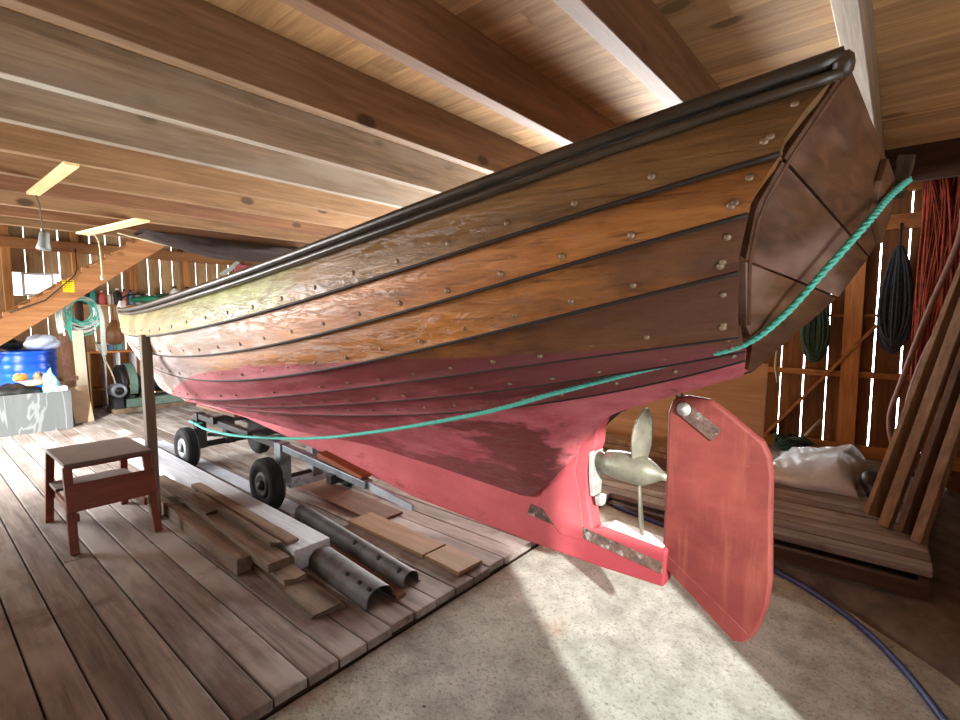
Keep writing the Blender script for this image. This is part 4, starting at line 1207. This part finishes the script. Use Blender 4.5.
b = MB(); b.beam((1.56, 8.22, 0.0), (1.535, 8.36, 0.47), 0.20, 0.014, (0, -1, 0)); tag(b.build('cardboard_piece', M['card']), 'folded piece of cardboard leaning beside the metal bin', 'cardboard')
b = MB(); b.beam((1.625, 8.50, 0.0), (1.60, 8.50, 1.22), 0.12, 0.03, (0, -1, 0)); tag(b.build('leaning_plank', M['palewood'], bevel=0.004), 'pale upright plank leaning between the barrel and the bark pole', 'plank')
b = MB(); b.beam((1.50, 8.55, 0.0), (1.47, 8.57, 1.15), 0.10, 0.03, (0, -1, 0)); tag(b.build('leaning_plank', M['brownwood'], bevel=0.004), 'dark brown upright plank leaning beside the blue barrel', 'plank')
b = MB(); b.tube([(1.76, 9.10, 0.0), (1.755, 9.10, 0.6), (1.745, 9.10, 1.2), (1.75, 9.10, 1.735)], [0.06, 0.056, 0.052, 0.05], 12); tag(b.build('bark_pole', M['pole']), 'dark rough pole standing behind the teal and white rope coil', 'pole')

# rope coil hanging on the pole: teal and white turns, white tails
rr = random.Random(21); b = MB(); b2 = MB()
for q in range(13):
    bb = b if q % 2 else b2
    R_ = rr.uniform(0.15, 0.24); cx_ = 1.755 + rr.uniform(-.04, .03); cz_ = 1.68 - R_ - rr.uniform(0.0, 0.06)
    pts = [(cx_ + R_ * 0.95 * math.sin(t), 8.985 + rr.uniform(-.03, .03), cz_ + R_ * 1.08 * math.cos(t)) for t in np.linspace(0, 2 * PI, 27)[:-1]]
    bb.tube(pts, 0.011, 6, closed=True)
for q in range(3): b.tube(catmull([(1.60 + .02 * q, 8.97, 1.5), (1.585 + .02 * q, 8.97, 1.25), (1.63 + .02 * q, 8.97, 1.05), (1.69, 8.97, 1.12)], 6), 0.012, 6)
for q in range(4): b2.tube(catmull([(1.93 + .01 * q, 8.96, 1.58), (1.965 + .012 * q, 8.95, 1.35), (1.955 + .014 * q, 8.95, 1.0), (1.975 + .012 * q, 8.95, 0.74 + 0.05 * q)], 6), 0.010, 6)
b2.tube(catmull([(1.755, 9.03, 1.70), (1.755, 9.0, 1.72), (1.755, 8.98, 1.68)], 4), 0.012, 6)
co_ = thing('rope_coil', (1.755, 8.98, 1.4), 'teal and white rope coil with hanging tails beside the bow', 'rope')
b.build('teal_turns', M['teal'], co_); b2.build('white_turns', M['whiterope'], co_)
b = MB()
for q in range(4): b.tube(catmull([(1.40 + .025 * q, 8.72, 1.66), (1.42 + .02 * q, 8.71, 1.45), (1.43 + .02 * q, 8.71, 1.26), (1.445 + .015 * q, 8.71, 1.18)], 6), 0.011, 6)
b.tube([(1.41, 8.64, 1.71), (1.42, 8.70, 1.69)], 0.012, 6)
tag(b.build('white_rope', M['whiterope']), 'whitish rope hanging under the staircase above the bag on the barrel', 'rope')

# fender hanging by the wall
b = MB(); b.lathe([(0.0, -0.21), (0.07, -0.20), (0.115, -0.14), (0.12, -0.05), (0.09, 0.06), (0.05, 0.13), (0.04, 0.17), (0.0, 0.18)], (2.19, 9.25, 1.18), (0, 0, 1), 20)
b.tube([(2.19, 9.25, 1.35), (2.19, 9.3, 1.8), (2.19, 9.84, 2.38)], 0.008, 6)
tag(b.build('fender', M['fender']), 'brown pear shaped fender hanging above the low shelf', 'fender')

# low shelf with jars
sh = thing('storage_shelf', (2.17, 9.5, 0), 'low wooden shelf unit with an orange top behind the winch', 'shelf')
b = MB(); b.box((1.86, 9.30, 0.845), (2.48, 9.66, 0.875)); b.build('top', M['orangewood'], sh, 0.003)
b = MB(); b.box((1.87, 9.64, 0.0), (2.47, 9.655, 0.844)); b.build('back', M['cratewood'], sh)
for x in (1.87, 2.055, 2.24, 2.455):
    b = MB(); b.box((x, 9.31, 0.0), (x + 0.018, 9.639, 0.844)); b.build('divider', M['frame'] if x > 1.9 else M['cratewood'], sh)
b = MB(); b.box((1.889, 9.32, 0.28), (2.454, 9.636, 0.30)); b.build('shelf_board', M['cratewood'], sh)
def bottle(name, x, y, z, r, h, col, label, cat='bottle', group=None, neck=True):
    key = 'c%d_%d_%d' % col
    if key not in M: M[key] = plain('coloured_plastic_' + str(len(M)), rgb(*col), 0.45, 0, 0.06, 6)
    b = MB()
    if neck: prof = [(0, 0), (r * .95, 0.0), (r, 0.01), (r, h * 0.68), (r * .85, h * 0.75), (r * .4, h * 0.84), (r * .38, h * 0.9)]
    else: prof = [(0, 0), (r * .95, 0.0), (r, 0.01), (r, h * 0.86), (r * .92, h * 0.88), (0, h * 0.88)]
    b.lathe(prof, (x, y, z), (0, 0, 1), 16)
    o = b.build(name, M[key], label=label, cat=cat, group=group)
    c = MB(); c.lathe([(r * (.42 if neck else 1.02), h * 0.88), (r * (.42 if neck else 1.02), h), (0, h)], (x, y, z), (0, 0, 1), 14)
    c.build('cap', M['white'] if sum(col) < 420 else M['ink'], o)
bottle('jar', 2.03, 9.42, 0.876, 0.05, 0.13, (226, 222, 214), 'whitish jar on the low shelf nearest the rope tails', 'jar', None, False)
bottle('jar', 2.17, 9.42, 0.876, 0.045, 0.11, (84, 120, 160), 'blue jar on the low shelf beside the whitish jar', 'jar', None, False)
bottle('jar', 2.29, 9.44, 0.876, 0.05, 0.14, (86, 160, 156), 'teal jar on the low shelf closest to the bow', 'jar', None, False)

# winch
wi = thing('electric_winch', (2.4, 8.8, 0), 'old winch with grey electric motor, dark gear wheel and green base below the bow', 'winch')
for y in (8.58, 8.98):
    b = MB(); b.box((1.95, y - 0.05, 0.0), (3.0, y + 0.05, 0.075)); b.build('bearer', M['scrap'], wi, 0.005)
b = MB(); b.box((2.12, 8.56, 0.0755), (2.98, 8.66, 0.20)); b.box((2.12, 8.90, 0.0755), (2.98, 9.0, 0.20)); b.box((2.14, 8.662, 0.0755), (2.2, 8.898, 0.16)); b.box((2.86, 8.662, 0.0755), (2.92, 8.898, 0.16))
b.build('base_frame', M['greenpaint'], wi, 0.006)
b = MB(); b.lathe([(0.03, 0), (0.19, 0.0), (0.19, 0.02), (0.13, 0.03), (0.13, 0.56), (0.19, 0.57), (0.19, 0.59), (0.03, 0.60)], (2.30, 8.78, 0.38), (1, 0, 0), 28); b.build('drum', M['blackiron'], wi)
b = MB(); b.lathe([(0.03, 0), (0.22, 0.0), (0.265, 0.005), (0.275, 0.02), (0.275, 0.06), (0.265, 0.075), (0.22, 0.08), (0.03, 0.08)], (2.07, 8.78, 0.42), (1, 0, 0), 40); b.build('gear_wheel', M['blackiron'], wi)
b = MB()
for i in range(26):
    a0 = -0.5 + 4.1 * i / 26; a1 = -0.5 + 4.1 * (i + 1) / 26
    p = lambda a, r, x: (x, 8.78 - r * math.cos(a), 0.42 + r * math.sin(a))
    V = [p(a0, .285, 2.16), p(a1, .285, 2.16), p(a1, .285, 2.26), p(a0, .285, 2.26), p(a0, .297, 2.16), p(a1, .297, 2.16), p(a1, .297, 2.26), p(a0, .297, 2.26)]
    b.add(V, [(0, 1, 2, 3), (7, 6, 5, 4), (0, 4, 5, 1), (3, 2, 6, 7)] + ([(0, 3, 7, 4)] if i == 0 else []) + ([(1, 5, 6, 2)] if i == 25 else []), 0, False)
b.build('gear_guard', M['greenpaint'], wi, label='grey green guard band')
b = MB(); b.lathe([(0.02, 0), (0.085, 0.0), (0.1, 0.015), (0.1, 0.05), (0.092, 0.055), (0.092, 0.24), (0.08, 0.26), (0.03, 0.27)], (2.02, 8.46, 0.345), (0, 1, 0), 26)
for k in range(18):
    a = 2 * PI * k / 18
    b.beam((2.02 + 0.094 * math.cos(a), 8.53, 0.345 + 0.094 * math.sin(a)), (2.02 + 0.094 * math.cos(a), 8.69, 0.345 + 0.094 * math.sin(a)), 0.004, 0.01, (math.cos(a), 0, math.sin(a)))
mo = b.build('motor', M['motor'], wi)
b = MB(); b.lathe([(0.0, 0), (0.055, 0.001), (0.058, -0.004), (0.0, -0.006)], (2.02, 8.458, 0.345), (0, 1, 0), 20); b.build('fan_grille', M['darksteel'], mo)
b = MB(); b.box((1.96, 8.52, 0.075), (2.08, 8.70, 0.25)); b.build('motor_foot', M['blackiron'], wi, 0.004)
b = MB(); b.prism([(2.80, 0.20), (2.98, 0.20), (2.96, 0.30), (2.90, 0.34), (2.84, 0.32)], lambda a, c, t: (a, t, c), 8.57, 8.59); b.tube([(2.87, 8.58, 0.33), (2.95, 8.56, 0.35), (3.0, 8.56, 0.28), (3.02, 8.56, 0.2)], 0.016, 8)
b.build('brake_lever', M['greenpaint'], wi)
b = MB(); b.tube(catmull([(1.985, 8.50, 0.45), (1.965, 8.50, 0.56), (1.935, 8.6, 0.72), (1.90, 8.98, 1.0), (1.92, 9.2, 1.3)], 6), 0.009, 6); b.build('power_cable', M['cord'], wi)

# wall shelf with bottles, a garden tool and white jugs
b = MB(); b.box((1.72, 9.62, 1.565), (3.75, 9.88, 1.595)); tag(b.build('wall_shelf', M['cratewood'], bevel=0.003), 'long board shelf on the far wall above the bow', 'shelf')
bt = [(1.93, (40, 66, 60), .05, .24, 'dark green bottle on the wall shelf, first from the staircase'), (2.05, (54, 150, 146), .05, .25, 'teal bottle on the wall shelf beside the dark green one'), (2.17, (200, 80, 74), .05, .22, 'red bottle on the wall shelf beside the teal one'),
      (2.28, (222, 214, 196), .05, .20, 'cream bottle on the wall shelf beside the red one'), (2.38, (26, 26, 28), .055, .27, 'black canister on the wall shelf next to the garden tool'), (2.47, (216, 136, 120), .045, .26, 'salmon bottle on the wall shelf behind the garden tool'),
      (2.56, (120, 170, 200), .045, .25, 'pale blue bottle on the wall shelf behind the garden tool'), (2.66, (210, 200, 190), .05, .22, 'greyish white bottle on the wall shelf behind the garden tool'), (2.80, (120, 84, 60), .05, .20, 'brown bottle on the wall shelf behind the garden tool'),
      (2.93, (170, 110, 70), .05, .18, 'tan bottle on the wall shelf past the garden tool'), (3.22, (238, 238, 236), .075, .34, 'white jug on the wall shelf, the one nearer the garden tool'), (3.42, (240, 240, 238), .075, .34, 'white jug on the wall shelf, the one farther from the garden tool')]
for x, col, r, h, lb in bt: bottle('bottle', x, 9.74, 1.596, r, h, col, lb, 'bottle', 'bottles on the wall shelf')
gt = thing('hedge_trimmer', (2.75, 9.55, 1.6), 'teal green powered garden tool lying on the wall shelf above the bow', 'garden tool')
b = MB(); b.tube(catmull([(2.52, 9.62, 1.67), (2.66, 9.61, 1.69), (2.80, 9.61, 1.70), (2.92, 9.62, 1.72)], 5), [0.03] * 3 + [0.05] * 5 + [0.06] * 5 + [0.04] * 3, 12); b.build('body', M['chainsaw'], gt)
b = MB(); b.tube(catmull([(2.36, 9.61, 1.63), (2.42, 9.60, 1.72), (2.55, 9.60, 1.765), (2.72, 9.60, 1.775)], 6), 0.012, 8); b.build('handle', M['blackbag'], gt)
b = MB(); b.box((2.90, 9.585, 1.70), (3.10, 9.65, 1.80)); b.build('engine_cover', M['rope_green'], gt, 0.02)

# window in the far wall
w_ = MB()
w_.box((1.27, 9.985, 1.72), (1.64, 10.03, 1.75)); w_.box((1.27, 9.985, 2.03), (1.64, 10.03, 2.06)); w_.box((1.27, 9.985, 1.75), (1.30, 10.03, 2.03)); w_.box((1.61, 9.985, 1.75), (1.64, 10.03, 2.03))
wo = w_.build('window_1', M['frame'], label='small bright window behind the staircase', cat='window', kind='structure')
gm = NT('window_glass'); gm.b.inputs['Transmission Weight'].default_value = 1.0; gm.b.inputs['Roughness'].default_value = 0.02; gm.b.inputs['IOR'].default_value = 1.1
b = MB(); b.box((1.301, 10.004, 1.751), (1.609, 10.008, 2.029)); b.build('window_pane', gm.m, wo)

# pine strips and hanging electrics under the joists, dark sailcloth slung under the ceiling
b = MB(); b.beam((0.735, 5.0, 2.318), (0.755, 3.86, 2.318), 0.075, 0.02); tag(b.build('pine_strip', M['strip'], bevel=0.002), 'short fresh pine strip fixed under the joists, cable and grey lamp below it', 'wooden strip')
b = MB(); b.beam((1.42, 6.96, 2.318), (1.59, 5.55, 2.318), 0.13, 0.02); tag(b.build('pine_strip', M['strip'], bevel=0.002), 'fresh pine strip fixed under the joists nearest the staircase', 'wooden strip')
lp = thing('hanging_lamp', (0.935, 6.0, 2.1), 'grey metal lamp hanging on a thin cable under the joists', 'lamp')
b = MB(); b.lathe([(0.0, 0.085), (0.028, 0.08), (0.036, 0.06), (0.042, -0.02), (0.055, -0.07), (0.05, -0.085), (0.0, -0.07)], (0.935, 6.0, 2.095), (0.1, 0, 1), 20); b.build('lamp_shade', M['lampgrey'], lp)
b = MB(); b.tube(catmull([(0.745, 4.95, 2.30), (0.80, 5.2, 2.27), (0.88, 5.7, 2.25), (0.935, 6.0, 2.18)], 6), 0.005, 6); b.build('cable', M['ink'], lp)
b = MB(); b.tube(catmull([(1.45, 6.80, 2.325), (1.515, 6.80, 2.247), (1.53, 6.80, 2.03), (1.532, 6.80, 1.86)], 6), 0.008, 6); b.lathe([(0.012, 0), (0.018, 0.01), (0.018, 0.05), (0.0, 0.055)], (1.532, 6.8, 1.81), (0, 0, 1), 12)
tag(b.build('hanging_cable', M['cord']), 'pale cable hanging from the pine strip near the staircase', 'cable')
for q, (lb) in enumerate(('pale cable strung under the joists towards the sailcloth, upper run', 'pale cable strung under the joists towards the sailcloth, lower run')):
    b = MB(); b.tube(catmull([(1.65, 6.6, 2.318), (1.95 + .1 * q, 6.45, 2.25 - .03 * q), (2.2, 6.4, 2.29 - .06 * q), (2.5 + .1 * q, 6.35, 2.318)], 6), 0.008, 6)
    tag(b.build('hanging_cable', M['cord']), lb, 'cable')
P = []
for i in range(49):
    u = i / 48; x = 1.75 + 1.95 * u
    sag = 0.02 + 0.21 * math.sin(PI * min(1, (u * 0.95 + 0.02))) ** 0.8
    row = []
    for j in range(25):
        f = 2 * PI * j / 24
        rad = 1 + 0.10 * math.sin(3 * f + 9 * u) + 0.07 * math.sin(5 * f - 14 * u) + 0.04 * math.sin(9 * f + 30 * u)
        row.append((x, 6.22 + 0.20 * math.cos(f) * rad, 2.32 - sag * 0.5 + (sag * 0.5) * math.sin(f) * (rad if math.sin(f) < 0 else 1)))
    P.append(row)
b = MB(); b.sheet(P, 0.0)
tag(b.build('sailcloth_bundle', M['sail']), 'dark brown bundle of sailcloth slung under the joists above the boat', 'sailcloth')
pk = thing('rope_bundle', (4.35, 9.82, 2.35), 'pink and white rope bundle hanging high on the far wall above the boat rail', 'rope')
b = MB()
for q in range(7): b.tube(catmull([(4.28 + .03 * q, 9.80, 2.22), (4.33 + .03 * q, 9.78, 2.38 + .01 * (q % 3)), (4.45 + .02 * q, 9.80, 2.36), (4.55 + .01 * q, 9.82, 2.20)], 5), 0.013, 6)
b.tube([(4.42, 9.79, 2.40), (4.42, 9.868, 2.43)], 0.014, 8)
b.build('pink_turns', M['pinkcloth'], pk)
b = MB()
for q in range(4): b.tube(catmull([(4.02 + .03 * q, 9.82, 2.20), (4.2 + .03 * q, 9.80, 2.34), (4.34 + .02 * q, 9.8, 2.47)], 5), 0.014, 6)
b.build('white_turns', M['whiterope'], pk)
b = MB(); b.tube([(0.95, 8.56, 1.46), (1.30, 8.54, 1.62), (1.62, 8.54, 1.96), (1.66, 8.6, 2.05), (1.66, 8.62, 2.33)], 0.008, 6)
tag(b.build('dark_cord', M['ink']), 'thin dark cord strung above the staircase stringer', 'cord')
